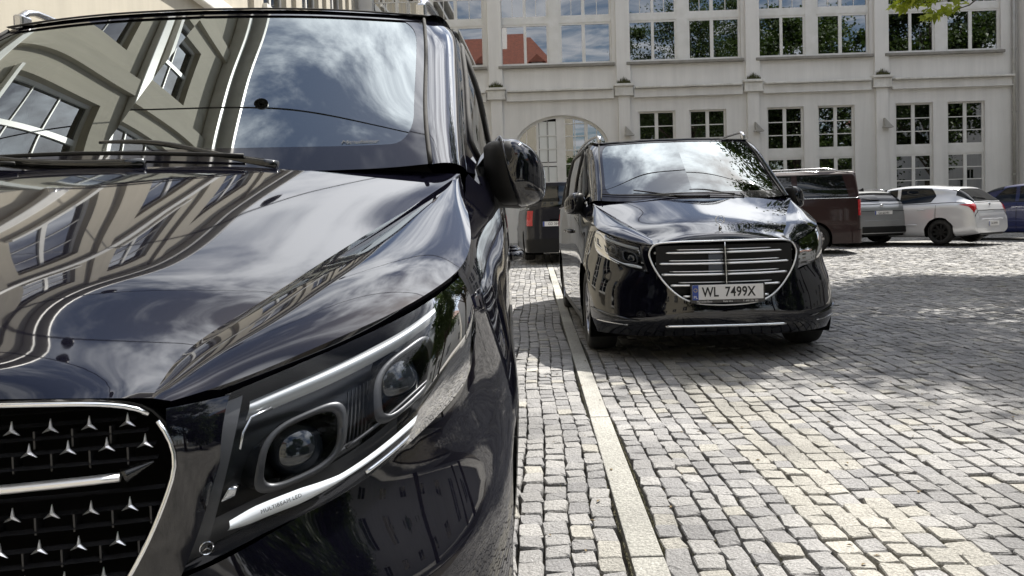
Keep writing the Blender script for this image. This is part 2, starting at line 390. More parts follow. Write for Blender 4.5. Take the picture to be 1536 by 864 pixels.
# the 300 that show largest are single objects (12 shared meshes), the rest one part
infr = (cx < .60*cy) & (cy > 2.35) & (cx > .06+.0*cy) & ~((cx < .16) & (cy > 5.))
order = np.argsort(np.where(infr, cy*cy/(ww*ll), 1e9))[:300]
single = np.zeros(len(cx), bool); single[order] = True
protos = {}
for b_ in (False, True):
    src = [i for i in order if beige[i] == b_][:10]
    for i in src:
        V, tr, qd, m = setts_mesh(np.array([i]), True); V = V-np.array([cx[i], cy[i], gz(cy[i])]); V[..., 0] /= ww[i]; V[..., 1] /= ll[i]
        o = build_np('sett', V, tr, qd, m, M['sett_beige'] if b_ else M['sett'], ground); me = o.data; bpy.data.objects.remove(o); protos.setdefault(b_, []).append(me)
for i in order:
    o = link(bpy.data.objects.new('sett', random.choice(protos[bool(beige[i])])), ground)
    sgn = random.choice((0, math.pi)); o.location = (cx[i], cy[i], gz(cy[i])+random.uniform(-.003, .003)); o.scale = (ww[i], ll[i], 1); o.rotation_euler = (random.gauss(0, .02), random.gauss(0, .02), sgn+random.gauss(0, .02))
for nm, msk, det in [('sett_field', ~single & (cy < 9), True), ('sett_field', ~single & (cy >= 9), False)]:
    for b_ in (False, True):
        idx = np.where(msk & (beige == b_))[0]; V, tr, qd, m = setts_mesh(idx, det)
        meta(build_np(nm, V, tr, qd, m, M['sett_beige'] if b_ else M['sett'], ground), kind='stuff')
# moss and grit in the joints beside the strip
gm = MB()
for k in range(2600):
    y = 2.3+abs(random.gauss(0, 2.2)); side = random.choice((-1, 1, 1)); x = sx(y)+side*(.060+random.random()*.006)
    if random.random() < .6: x = sx(y)+random.choice((-.155, .15, -.24, .235, .33, .42, .52, .66, .8, 1.0, 1.2))+random.gauss(0, .01)
    r = random.uniform(.002, .006); a = random.random()*6
    gm.add([(x+r*math.cos(a+i*2.1), y+r*1.6*math.sin(a+i*2.1), -.012+gz(y)) for i in range(3)]+[(x, y, -.012+gz(y)+r*1.3)], [(0, 1, 3), (1, 2, 3), (2, 0, 3)])
meta(gm.build('joint_moss', noisy(mat('moss', (.06, .062, .03), .95), (.10, .085, .05), 30), ground), kind='stuff')

# blown litter: a few dry leaves and grains lying on the paving
lm = noisy(mat('dry_leaf', (.16, .11, .05), .9), (.09, .07, .035), 30); lt = MB()
for k in range(170):
    y = random.uniform(2.4, 11); x = random.uniform(.1, .62*y); r = random.uniform(.004, .016); a = random.random()*6; z0 = gz(y)+.006
    lt.add([(x+r*math.cos(a), y+r*math.sin(a), z0), (x+.5*r*math.cos(a+1.6), y+.5*r*math.sin(a+1.6), z0+r*.35), (x-r*math.cos(a), y-r*math.sin(a), z0), (x-.5*r*math.cos(a+1.6), y-.5*r*math.sin(a+1.6), z0+r*.2)], [(0, 1, 2), (0, 2, 3)])
meta(lt.build('leaf_litter', lm, ground), kind='stuff')
# ------------------------------------------------------------------ buildings
M['plaster'] = noisy(mat('cream_plaster', (.78, .765, .73), .9), (.70, .685, .65), .7, 8, .3, .75, bump=.25, bscale=45)
M['plaster2'] = noisy(mat('beige_plaster', (.47, .43, .35), .9), (.40, .37, .30), .6, 8, .3, .75, bump=.2, bscale=45)
M['trim'] = noisy(mat('stone_trim', (.74, .725, .68), .85), (.52, .50, .44), 2.2, 8, .45, .8)
M['sillm'] = noisy(mat('sill_stone', (.30, .285, .26), .8), (.22, .21, .18), 3., 6)
def streaks(m, amt=.80):
    t = m.node_tree; p = t.nodes['Principled BSDF']; src = p.inputs['Base Color'].links[0].from_socket
    tcn = N(t, 'ShaderNodeTexCoord'); mpn = N(t, 'ShaderNodeMapping'); mpn.inputs['Scale'].default_value = (3.2, 3.2, .22); t.links.new(tcn.outputs['Object'], mpn.inputs[0])
    n = N(t, 'ShaderNodeTexNoise', Scale=1., Detail=8., Roughness=.65); t.links.new(mpn.outputs[0], n.inputs['Vector'])
    r = N(t, 'ShaderNodeMapRange'); r.inputs[1].default_value = .35; r.inputs[2].default_value = .62; r.inputs[3].default_value = amt; r.inputs[4].default_value = 1.; t.links.new(n.outputs[0], r.inputs[0])
    v = N(t, 'ShaderNodeVectorMath', operation='SCALE'); t.links.new(src, v.inputs[0]); t.links.new(r.outputs[0], v.inputs['Scale']); t.links.new(v.outputs[0], p.inputs['Base Color'])
streaks(M['plaster'], .89); streaks(M['trim'], .80); streaks(M['plaster2'], .88)
M['white'] = noisy(mat('white_paint', (.74, .73, .70), .45), (.66, .65, .61), 3., 6)
M['pane'] = glassmat('window_glass', (.10, .11, .12), 3.4, (.95, .97, 1))
M['curtain'] = mat('white_curtain', (.72, .73, .70), .8)
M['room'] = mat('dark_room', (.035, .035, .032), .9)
M['zinc'] = noisy(mat('zinc', (.42, .41, .38), .45, metal=.2), (.33, .32, .29), 4)
M['tile'] = mat('red_tile', (.17, .052, .030), .8); noisy(M['tile'], (.10, .032, .02), 5, bump=.6, bscale=14)
M['slate'] = noisy(mat('grey_roof', (.12, .12, .125), .7), (.08, .08, .08), 4)
M['mossm'] = noisy(mat('ledge_moss', (.10, .105, .035), .95), (.035, .035, .018), 20)
def wallface(name, outer, holes, depth, m, parent, conv, step=(1.5, 1.5)):
    """wall with openings: triangulated face plus reveals; conv maps (s, z, d) -> xyz, d inward"""
    V, F = trim2d(outer, holes, step, inner=False); v = [conv(s, z, 0) for s, z in V]; f = [tuple(q) for q in F]
    a, b, c = (np.array(v[i]) for i in f[0]); n = np.cross(b-a, c-a); o = np.array(conv(0, 0, 0))-np.array(conv(0, 0, 1))
    if n@o < 0: f = [q[::-1] for q in f]
    for h in holes:
        k = len(v); L = len(h); v += [conv(s, z, 0) for s, z in h]+[conv(s, z, depth) for s, z in h]
        f += [(k+i, k+(i+1) % L, k+L+(i+1) % L, k+L+i) for i in range(L)]
    return mesh(name, v, f, m, parent, False)
def rectl(x0, x1, z0, z1): return [(x0, z0), (x1, z0), (x1, z1), (x0, z1)]
def window(parent, x0, x1, z0, z1, cols, d=.14, fr=.055, name='window', panemat=None, jit=.0035, y=None, dirx=None):
    """white timber window: cols = list of (xa, xb, [row z edges], muntins across) in facade coords; frame + one pane object per light"""
    fm = MB(); fm.box(x0, x1, d, d+.06, z0, z0+fr); fm.box(x0, x1, d, d+.06, z1-fr, z1)
    xs = sorted({x0}|{x1}); zz0, zz1 = z0+fr, z1-fr
    edges = [x0]+[q for c in cols for q in c[:2]]+[x1]
    for i in range(0, len(edges), 2):
        if edges[i+1]-edges[i] > .004: fm.box(edges[i], edges[i+1], d, d+.06, zz0, zz1)
    lights = []
    for c in cols:
        xa, xb, rows, mun = c
        for i in range(len(rows)-1):
            za, zb = rows[i], rows[i+1]
            lights.append((xa, xb, max(za, zz0), min(zb, zz1)))
            if i: fm.box(xa, xb, d+.008, d+.052, za-.016, za+.016)
        for q in range(mun):
            xm = xa+(xb-xa)*(q+1)/(mun+1); fm.box(xm-.012, xm+.012, d+.012, d+.048, zz0, zz1)
    w = fm.build(name, M['white'], parent)
    for i, (xa, xb, za, zb) in enumerate(lights):
        t1, t2 = random.gauss(0, jit), random.gauss(0, jit); yc = d+.03; hx, hz = (xb-xa)/2, (zb-za)/2
        v = [(xa, yc-t1*hx-t2*hz, za), (xb, yc+t1*hx-t2*hz, za), (xb, yc+t1*hx+t2*hz, zb), (xa, yc-t1*hx+t2*hz, zb)]
        v2 = [(a, b+.006, c) for a, b, c in v]
        mesh('pane', v+v2, [(0, 1, 2, 3), (7, 6, 5, 4)], panemat or M['pane'], w, False)
    return w
def courtyard_building():
    B = empty('courtyard_building', (0, 30, 0), -.025, 'long cream plastered building across the back of the courtyard, with pilasters and white windows', 'building')
    c4 = lambda s, z, d: (s, d, z)
    cs = [-23.4+4.6*i for i in range(5)]+[-.4, 4.17, 8.76, 13.3]
    ends = cs[1:]+[17.9]; holes = []; todo = []
    ZT = 11.6
    for c, e in zip(cs, ends):
        k = (e-c)/4.57
        holes.append(rectl(c+.19*k, e-.38*k, 6.62, 9.75)); todo.append(('up', c, k, e))
        if abs(c+.4) > .1:
            for a, b in ((.50, 1.82), (2.32, 3.63)):
                holes.append(rectl(c+a*k, c+b*k, 1.55, 4.84)); todo.append(('low', c+a*k, k, c+b*k))
    arch = [(.20, .1)]+[(3.60, .1)]+[(1.90+1.70*math.cos(t), 3.62+1.18*math.sin(t)) for t in np.linspace(0, math.pi, 25)]
    holes.append(arch)
    wallface('wall', rectl(-28, 18.1, -.3, ZT), holes, .24, M['plaster'], B, c4)
    # room darkness behind the openings
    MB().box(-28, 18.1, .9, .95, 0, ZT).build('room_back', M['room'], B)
    fb = MB()
    for z in (5.6, 9.9): fb.box(-28, 18.1, .25, .9, z, z+.1)
    fb.build('floor_slab', M['room'], B)
    for kind, c, k, e in todo:
        if kind == 'up':
            x0, x1 = c+.19*k, e-.38*k
            for a, b, m1, m2 in ((.19, 1.94, 1.04, 1.14), (2.33, 4.19, 3.13, 3.25)):
                xa, xb = c+a*k, min(c+b*k, x1)
                window(B, xa, xb, 6.63, 8.10, [(xa+.075, c+m1*k, [6.6, 8.2], 0), (c+m2*k, xb-.075, [6.6, 8.2], 0)], .12, .075)
                window(B, xa, xb, 8.31, 9.74, [(xa+.075, c+m1*k, [8.3, 9.05, 9.8], 1), (c+m2*k, xb-.075, [8.3, 9.05, 9.8], 1)], .12, .06, 'upper_light')
            MB().box(x0, x1, .10, .17, 8.10, 8.31).build('transom_panel', M['white'], B)
            mp_ = MB(); mp_.box(c+1.94*k, c+2.33*k, .085, .17, 6.63, 9.74); mp_.build('mullion_post', M['white'], B)
            s = MB(); s.box(x0-.08, x1+.08, -.16, .12, 6.50, 6.60); bevel(s.build('window_sill', M['sillm'], B), .015)
        else:
            x0, x1 = c, e; xm = (x0+x1)/2
            for z0, z1, nr in ((3.32, 4.84, 3), (1.60, 3.02, 3)):
                r = list(np.linspace(z0+.05, z1-.06, nr+1))
                window(B, x0, x1, z0, z1, [(x0+.07, xm-.06, r, 0), (xm+.06, x1-.07, r, 0)], .10, .06)
            pn = MB(); pn.box(x0, x1, .085, .16, 3.02, 3.32); pn.build('spandrel_panel', M['white'], B)
            s = MB(); s.box(x0-.05, x1+.05, -.08, .1, 1.48, 1.56); s.build('window_sill', M['sillm'], B)
    # arched doorway: frame, four leaves with panes
    dw = MB(); y0, y1 = .12, .20
    def zar(x): return 3.62+1.18*math.sqrt(max(0, 1-((x-1.90)/1.70)**2))
    ar = [(1.90+1.70*math.cos(t), 3.62+1.18*math.sin(t)) for t in np.linspace(0, math.pi, 41)]; ar2 = [(1.90+1.61*math.cos(t), 3.60+1.11*math.sin(t)) for t in np.linspace(0, math.pi, 41)]
    for i in range(40):
        dw.prism([(ar[i][0], y0, ar[i][1]), (ar[i+1][0], y0, ar[i+1][1]), (ar2[i+1][0], y0, ar2[i+1][1]), (ar2[i][0], y0, ar2[i][1])], (0, .08, 0))
    for xa, xb in ((.20, .29), (1.0, 1.09), (1.72, 2.05), (2.74, 2.86), (3.51, 3.60)): dw.box(xa, xb, y0-.004, y1, .1, zar((xa+xb)/2)-.03)
    for xa, xb in ((.29, 1.0), (2.05, 2.74), (2.86, 3.51)):
        for z in (2.05, 2.55, 3.05, 3.55, 4.05, 4.5):
            if z < min(zar(xa), zar(xb))-.05: dw.box(xa, xb, y0+.006, y1-.01, z-.018, z+.018)
        xm = (xa+xb)/2; dw.box(xm-.013, xm+.013, y0+.01, y1-.015, 1.6, zar(xm)-.05); dw.box(xa, xb, y0+.003, y1-.003, .1, 1.6)
    dw.box(1.09, 1.72, y0+.006, y1-.006, 3.0, 3.12); dw.box(1.09, 1.72, y0+.003, y1-.003, .1, 1.75)
    D = dw.build('arched_door', M['white'], B)
    for xa, xb in ((.29, .645), (.645, 1.0), (2.05, 2.395), (2.395, 2.74), (2.86, 3.185), (3.185, 3.51)):
        zt = [(x, zar(x)-.06) for x in np.linspace(xa, xb, 6)]
        lp = [(xa, y0+.04, 1.6), (xb, y0+.04, 1.6)]+[(x, y0+.04, z) for x, z in zt[::-1]]
        mesh('pane', lp, [tuple(range(len(lp)))], M['pane'], D, False)
    # the white leaf: pale panes set in raised bars
    wl_ = MB()
    for xa, xb in ((1.09, 1.39), (1.41, 1.72)):
        for z0, z1 in ((1.80, 2.40), (2.43, 2.97), (3.15, 3.60), (3.63, 4.08), (4.11, 4.60)):
            mesh('pane', [(xa+.02, y0+.03, z0), (xb-.01, y0+.03, z0), (xb-.01, y0+.03, z1), (xa+.02, y0+.03, z1)], [(0, 1, 2, 3)], M['curtain'], D, False)
    for z in (2.415, 3.615, 4.095): wl_.box(1.09, 1.72, y0+.008, y0+.04, z-.018, z+.018)
    wl_.box(1.39, 1.41, y0+.006, y0+.04, 1.75, 4.66); wl_.build('glazing_bar', M['white'], D)
    # pilasters, cornice band, ledge, caps, moss
    for c in cs:
        for nm, x0, x1, z0, z1, pr in (('pilaster', -.21, .21, -.2, 5.40, .12), ('pilaster', -.25, .25, 5.84, ZT-.35, .12)):
            bevel(MB().box(c+x0, c+x1, -pr, .0, z0, z1).build(nm, M['plaster'], B), .012)
        cp = MB(); cp.box(c-.36, c+.36, -.26, 0, 5.74, 5.83); cp.box(c-.32, c+.32, -.19, 0, 5.47, 5.74); cp.box(c-.34, c+.34, -.22, 0, 5.40, 5.47)
        bevel(cp.build('pilaster_cap', M['trim'], B), .015)
        ms = MB()
        for q in range(160):
            x = c+random.uniform(-.24, .24); yy = -.125-abs(random.gauss(0, .045)); h = random.uniform(.06, .30)*(1-abs(x-c)/.4); a = random.uniform(-.05, .05)
            ms.add([(x-.012, yy, 5.83), (x+.012, yy-.006, 5.83), (x+a, yy-.01, 5.83+h)], [(0, 1, 2)])
        meta(ms.build('ledge_moss', M['mossm'], B), kind='stuff')
    for c, e in zip(cs, ends):
        band = MB(); band.box(c+.36, e-.36 if e < 17 else e, -.10, 0, 5.38, 5.64); band.box(c+.355, e-.355 if e < 17 else e, -.14, 0, 5.33, 5.38)
        bevel(band.build('cornice_band', M['plaster'], B), .012)
        lg = MB(); lg.box(c+.402, e-.402 if e < 17 else e, -.24, 0, 5.645, 5.72); bevel(lg.build('cornice_ledge', M['trim'], B), .018)
    bevel(MB().box(-28.2, 18.1, -.45, 0, ZT-.35, ZT).build('eaves_cornice', M['trim'], B), .03)
    rf = MB(); rf.prism([(-28.2, -.5, ZT), (-28.2, 13, ZT), (-28.2, 6.2, ZT+3.6)], (46.4, 0, 0)); rf.build('roof', M['slate'], B)
    bk = MB(); bk.box(-28, 18.1, .96, 12.5, -.2, ZT-.01); bk.build('rear_mass', M['plaster'], B)
    # wall lamps on the pilasters
    for c in (4.17, 8.76, 13.3):
        l = MB().prism([(c+.02, -.12, 4.02), (c+.30, -.12, 4.02), (c+.02, -.12, 4.32)], (0, -.16, 0)); l.box(c-.02, c+.32, -.29, -.12, 3.97, 4.02)
        bevel(l.build('wall_lamp', M['zinc'], B), .012)
    # downpipe in the corner
    dp = MB().tube([(17.92, -.10, .2), (17.92, -.10, 11.2)], .062, 10); d_ = dp.build('downpipe', M['zinc'], B, True)
    for z in (2.2, 4.4, 6.6, 8.8): MB().lathe([(.075, -.03), (.075, .03)], 12, 'z', (17.92, -.10, z)).build('pipe_clip', M['zinc'], d_)
    # projecting block to the right
    MB().box(18.1, 30, -.45, 10, -.2, ZT).build('side_block', M['plaster'], B)
    q = MB(); q.box(18.2, 18.75, -.55, -.45, -.2, 3.0); q.box(18.12, 18.85, -.62, -.45, 3.0, 3.16); q.box(18.2, 18.75, -.53, -.45, 3.16, ZT-.4); bevel(q.build('corner_pilaster', M['trim'], B), .015)
    return B
courtyard_building()
def left_wing():
    """tall wing along the left, seen above the near van and mirrored in its bonnet and windscreen"""
    B = empty('left_wing', (-5.2, 0, 0), math.radians(-90)*-1, 'tall beige wing along the left edge of the courtyard, just above the near van roof', 'building')
    B.rotation_euler = (0, 0, math.radians(90)); H = 14.6
    holes = []; wins = []
    ss = [-13+3.45*i for i in range(12)]
    for s in ss:
        for z0, z1 in ((1.2, 3.0), (5.9, 8.6), (9.9, 12.4)): holes.append(rectl(s, s+1.9, z0, z1)); wins.append((s, s+1.9, z0, z1))
    wallface('wall', rectl(-15, 29, -.3, H), holes, .25, M['plaster2'], B, lambda s, z, d: (s, d, z))
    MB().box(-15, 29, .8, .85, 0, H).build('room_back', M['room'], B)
    for s0, s1, z0, z1 in wins:
        m = (s0+s1)/2; r = list(np.linspace(z0+.05, z1-.05, 4)); window(B, s0, s1, z0, z1, [(s0+.08, m-.06, r, 0), (m+.06, s1-.08, r, 0)], .12, .07, jit=.003)
        MB().box(s0-.06, s1+.06, -.10, .1, z0-.1, z0).build('window_sill', M['white'], B)
    for z, p in ((4.9, .16), (9.25, .12), (13.9, .3)):
        bevel(MB().box(-15, 29, -p, 0, z, z+.28).build('cornice_band', M['white'], B), .02)
    for s in ss: MB().box(s+2.45, s+2.90, -.10, 0, 5.2, 13.88).build('pilaster', M['plaster2'], B)
    bevel(MB().box(-15.2, 29, -.55, .4, H, H+.25).build('eaves', M['white'], B), .03)
    rf = MB(); rf.prism([(-15.2, -.5, H+.25), (-15.2, 10, H+.25), (-15.2, 5, H+4)], (44, 0, 0)); rf.build('roof', M['tile'], B)
    MB().box(-15, 29, .86, 9.5, -.2, H).build('rear_mass', M['plaster2'], B)
    return B
left_wing()
def red_house():
    B = empty('red_roof_house', (0, -16, 0), math.pi, 'house with a steep red tiled roof and white dormer, mirrored in the upper windows', 'building')
    H = 13.0; holes = [rectl(x, x+1.2, z, z+1.9) for x in (-2, 1, 4, 7, 10, 13) for z in (2, 5.6, 9.2)]
    wallface('wall', rectl(-3.6, 16, -.3, H), holes, .2, M['plaster2'], B, lambda s, z, d: (s, d, z))
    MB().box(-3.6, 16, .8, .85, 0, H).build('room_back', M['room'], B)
    for h in holes:
        x0, z0 = h[0]; x1, z1 = h[2]; m = (x0+x1)/2; r = list(np.linspace(z0+.05, z1-.05, 3)); window(B, x0, x1, z0, z1, [(x0+.07, m-.05, r, 0), (m+.05, x1-.07, r, 0)], .1, .06)
    rf = MB(); rf.add([(-4.2, -.5, H), (16.6, -.5, H), (16.6, 11, H), (-4.2, 11, H), (.2, 5.2, H+6.2), (12, 5.2, H+6.2)], [(0, 1, 5, 4), (1, 2, 5), (2, 3, 4, 5), (3, 0, 4), (3, 2, 1, 0)])
    r_ = rf.build('roof', M['tile'], B)
    for x in (-.45, 4.6, 9.2):
        d = MB(); d.box(x-.5, x+.5, 1.2, 3.4, H+1.9, H+3.0); d.build('dormer', M['white'], r_); MB().prism([(x-.8, 1.0, H+3.0), (x+.8, 1.0, H+3.0), (x, 1.0, H+3.7)], (0, 3.0, 0)).build('dormer_roof', M['tile'], r_)
        MB().box(x-.28, x+.28, 1.18, 1.21, H+2.1, H+2.85).build('dormer_window', M['room'], r_)
    MB().box(2.2, 3.6, 3.6, 4.5, H+4, H+7.4).build('chimney', M['white'], r_)
    MB().box(-3.6, 16, .86, 10.5, -.2, H-.01).build('rear_mass', M['plaster2'], B)
red_house()
def right_wing():
    B = empty('right_wing', (31, 0, 0), math.radians(-90), 'pale building beyond the trees on the right of the courtyard', 'building')
    H = 9.5; holes = [rectl(x, x+1.3, z, z+2.) for x in range(-28, 22, 4) for z in (1.4, 5.6)]
    wallface('wall', rectl(-30, 24, -.3, H), holes, .2, M['plaster'], B, lambda s, z, d: (s, d, z))
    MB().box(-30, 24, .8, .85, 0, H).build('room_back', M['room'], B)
    for h in holes:
        x0, z0 = h[0]; x1, z1 = h[2]; m = (x0+x1)/2; window(B, x0, x1, z0, z1, [(x0+.07, m-.05, [z0, (z0+z1)/2, z1], 0), (m+.05, x1-.07, [z0, (z0+z1)/2, z1], 0)], .1, .06)
    rf = MB(); rf.prism([(-30.3, -.5, H), (-30.3, 9, H), (-30.3, 4.2, H+3.4)], (54.6, 0, 0)); rf.build('roof', M['tile'], B)
    MB().box(-30, 24, .86, 8.6, -.2, H-.01).build('rear_mass', M['plaster'], B)
right_wing()
# ------------------------------------------------------------------ lamps hung on wires across the courtyard (mirrored in the near van)
for i, (y, x1) in enumerate(((6.0, 26), (10.5, 26), (15.5, 26))):
    c = empty('hanging_lamp', (-5.2, y, 9.3), 0, ['black lamp hanging on the nearest courtyard wire, reflected in the bonnet', 'black lamp hanging on the middle courtyard wire, reflected in the bonnet', 'black lamp hanging on the far courtyard wire, reflected in the bonnet'][i], 'lamp', 'lamps hung across the courtyard')
    xs = np.linspace(0, 36, 25); MB().tube([(x, 0, -.9*4*(x/36)*(1-x/36)) for x in xs], .02, 5).build('wire', M['ink'], c)
    lx = 2.6; zz = -.9*4*(lx/36)*(1-lx/36)
    MB().lathe([(.03, .0), (.03, -.06), (.11, -.12), (.12, -.22), (.11, -.225), (.02, -.18)], 16, 'z', (lx, 0, zz)).build('lamp_shade', M['plastic'], c, True)
# ------------------------------------------------------------------ the vans (x across, y backwards from the front bumper, z up)
ZS = [.20, .30, .45, .60, .70, .80, .90, 1.0, 1.1, 1.22]
FR = {  # stations 0..9 (a,b)
 .20: [(0, .07), (.3, .075), (.5, .11), (.66, .18), (.78, .28), (.86, .38), (.915, .50), (.945, .75), (.95, 1.1), (.95, 1.6)],
 .30: [(0, .0), (.3, .008), (.52, .045), (.68, .12), (.80, .22), (.89, .34), (.945, .50), (.968, .75), (.966, 1.1), (.962, 1.6)],
 .45: [(0, -.005), (.3, .005), (.52, .05), (.68, .125), (.81, .235), (.905, .37), (.96, .54), (.982, .77), (.978, 1.1), (.972, 1.6)],
 .60: [(0, .005), (.3, .018), (.52, .065), (.67, .15), (.80, .265), (.895, .41), (.955, .58), (.983, .79), (.982, 1.1), (.975, 1.6)],
 .70: [(0, .015), (.3, .03), (.52, .08), (.65, .165), (.77, .28), (.87, .43), (.932, .60), (.978, .80), (.98, 1.1), (.976, 1.6)],
 .80: [(0, .025), (.3, .045), (.52, .09), (.63, .18), (.755, .29), (.85, .43), (.91, .60), (.96, .80), (.972, 1.1), (.975, 1.6)],
 .90: [(0, .04), (.3, .065), (.52, .13), (.63, .225), (.74, .34), (.83, .46), (.893, .60), (.938, .80), (.958, 1.1), (.972, 1.6)],
 1.0: [(0, .2), (.3, .23), (.52, .30), (.63, .36), (.74, .43), (.82, .51), (.874, .60), (.915, .80), (.942, 1.1), (.97, 1.6)],
 1.1: [(0, .4), (.3, .42), (.50, .46), (.62, .50), (.72, .56), (.79, .63), (.84, .71), (.876, .88), (.915, 1.1), (.962, 1.6)],
 1.22: [(0, .8), (.3, .82), (.48, .84), (.58, .86), (.67, .89), (.73, .93), (.79, .98), (.84, 1.08), (.868, 1.22), (.938, 1.6)]}
AW = {.20: .95, .30: .962, .45: .972, .60: .975, .70: .976, .80: .975, .90: .972, 1.0: .970, 1.1: .962, 1.22: .945}
ROWS = []
for z in ZS:
    a = AW[z]; ROWS.append(FR[z]+[(a, 2.6), (a, 3.7), (a-.004, 4.6), (a-.03, 4.96), (a-.12, 5.09), (.45, 5.125), (0, 5.13)])
W = Surf(ZS, ROWS)
GZ = [1.22, 1.32, 1.45, 1.6, 1.7, 1.78, 1.83]
GF = [[(.866, 1.22), (.93, 1.6), (.943, 2.1)], [(.854, 1.365), (.902, 1.75), (.918, 2.3)], [(.840, 1.567), (.882, 1.95), (.895, 2.5)],
      [(.824, 1.80), (.860, 2.15), (.868, 2.7)], [(.812, 1.957), (.835, 2.3), (.840, 2.8)], [(.790, 2.12), (.805, 2.5), (.806, 3.0)], [(.752, 2.32), (.756, 2.7), (.756, 3.1)]]
GR = []
for z, f in zip(GZ, GF):
    a = f[2][0]; e = .12*max(0, z-1.3)
    GR.append(f+[(a, 3.7), (a-.014-.02*(z>1.5), 4.5), (a-.04-.02*(z>1.5), 4.92-e), (a-.11, 5.07-e), (.42, 5.12-e), (0, 5.13-e)])
G = Surf(GZ, GR)
OUTL = [(0, .04, .900), (.2, .046, .899), (.36, .055, .897), (.43, .07, .893), (.481, .088, .886), (.512, .10, .873), (.532, .103, .848), (.544, .10, .812),
        (.538, .09, .774), (.524, .075, .732), (.492, .06, .67), (.40, .03, .55), (.30, .008, .475), (.15, -.002, .438), (0, -.003, .431)]
HT = [(.580, .18, .873), (.661, .26, .899), (.788, .40, .944), (.845, .49, .973), (.875, .59, .995)]
HO = [(.875, .59, .995), (.893, .60, .95), (.900, .60, .895)]
HB = [(.900, .60, .888), (.891, .53, .833), (.875, .48, .808), (.829, .36, .777), (.76, .26, .736), (.696, .2, .71), (.634, .16, .692), (.576, .12, .673), (.540, .10, .664)]
HI = [(.540, .10, .664), (.562, .125, .735), (.575, .145, .795), (.580, .18, .873)]
SHUT = [(.531, .122, .879), (.582, .18, .888), (.686, .28, .921), (.788, .40, .958), (.845, .50, .987), (.878, .60, 1.014), (.89, .75, 1.06), (.879, .9, 1.114), (.854, 1.15, 1.20)]
CC = [(0, .038, .908), (0, .05, .935), (0, .12, .972), (0, .3, 1.04), (0, .55, 1.115), (0, .8, 1.185), (0, 1.0, 1.243)]
KK = [(.509, .115, .885), (.504, .16, .897), (.503, .23, .919), (.528, .32, .948), (.573, .41, .981), (.60, .48, 1.004), (.694, .75, 1.083), (.78, .95, 1.150), (.853, 1.12, 1.212)]
WSB = [(0, .985, 1.222), (.4, 1.005, 1.222), (.68, 1.05, 1.226), (.789, 1.085, 1.236)]
WST = [(0, 1.83, 1.806), (.35, 1.855, 1.803), (.6, 1.905, 1.795), (.705, 1.95, 1.795)]
WE = [(.789, 1.085, 1.236), (.766, 1.25, 1.352), (.749, 1.45, 1.480), (.732, 1.7, 1.642), (.705, 1.95, 1.795)]
PO = [(.866, 1.22, 1.222), (.854, 1.365, 1.32), (.840, 1.567, 1.45), (.824, 1.80, 1.6), (.812, 1.957, 1.7), (.790, 2.12, 1.78), (.752, 2.32, 1.83)]

def circ(bc, r, t0, t1, n=18, zc=.335):
    return [(bc+r*math.cos(t), zc+r*math.sin(t)) for t in np.linspace(math.radians(t0), math.radians(t1), n)]
def uvl(S, pts, **k): return [S.uv(p, **k) for p in pts]
def bz(pts, lo=4): return [W.ub(b, max(z, .2), lo) for b, z in pts]
ARCF = circ(.885, .385, 205, -22); ARCR = circ(4.085, .385, 202, -22)

def hl(u, v, d=0.):
    """headlight patch: u 0 inner .. 1 outer, v 0 bottom .. 1 top, d depth inwards"""
    B = spl([HB[8], HB[7], HB[6], HB[5], HB[4], HB[3], HB[2], HB[1], HB[0]], 81); T = spl(HT, 81)
    u = np.atleast_1d(u).astype(float); v = np.atleast_1d(v).astype(float)
    def at(C, q): 
        x = np.clip(q, 0, 1)*80; i = np.minimum(x.astype(int), 79); f = (x-i)[:, None]; return C[i]*(1-f)+C[i+1]*f
    def p(u, v):
        b, t = at(B, u), at(T, u); s = 4*v*(1-v)
        return b+(t-b)*v[:, None]+np.column_stack([.010*s, -.022*s*(1-.4*u), .004*s])+np.column_stack([-.012*np.sin(math.pi*np.clip(v*1., 0, 1))*(1-u)**6*0, 0*v, 0*v])
    P = p(u, v)
    if d is not 0.:
        e = 4e-3; n = np.cross(p(u+e, v)-p(u-e, v), p(u, v+e)-p(u, v-e)); n /= np.linalg.norm(n, axis=1, keepdims=True); P = P-n*np.atleast_1d(d)[:, None]*np.sign(-n[:, 1:2])
    return P
def hlgrid(u0, u1, v0, v1, d, nu, nv):
    uu, vv = np.meshgrid(np.linspace(u0, u1, nu), np.linspace(v0, v1, nv)); return hl(uu.ravel(), vv.ravel(), np.full(uu.size, d)).reshape(nv, nu, 3)
def hlring(uc, vc, ru, rv, d, n=40, p=3.2):
    t = np.linspace(0, 2*math.pi, n, endpoint=False); c, s = np.cos(t), np.sin(t)
    return hl(uc+ru*np.sign(c)*np.abs(c)**(2/p), vc+rv*np.sign(s)*np.abs(s)**(2/p), np.full(n, d))
def star(mb, c, r, nrm, up, th=.012, w=.17):
    """three-pointed star, raised to a ridge"""
    c, nrm, up = Vector(c), Vector(nrm).normalized(), Vector(up); up = (up-nrm*up.dot(nrm)).normalized(); rt = up.cross(nrm)
    ring = []
    for k in range(6):
        t = math.pi/3*k; q = r if k % 2 == 0 else r*w
        ring.append(c+up*(q*math.cos(t))+rt*(q*math.sin(t)))
    top = c+nrm*th; k = len(mb.v)
    mb.v += [tuple(p) for p in ring]+[tuple(p-nrm*th*.6) for p in ring]+[tuple(top)]
    for i in range(6):
        j = (i+1) % 6; mb.f += [(k+i, k+j, k+12), (k+6+i, k+6+j, k+j, k+i)]
    return mb
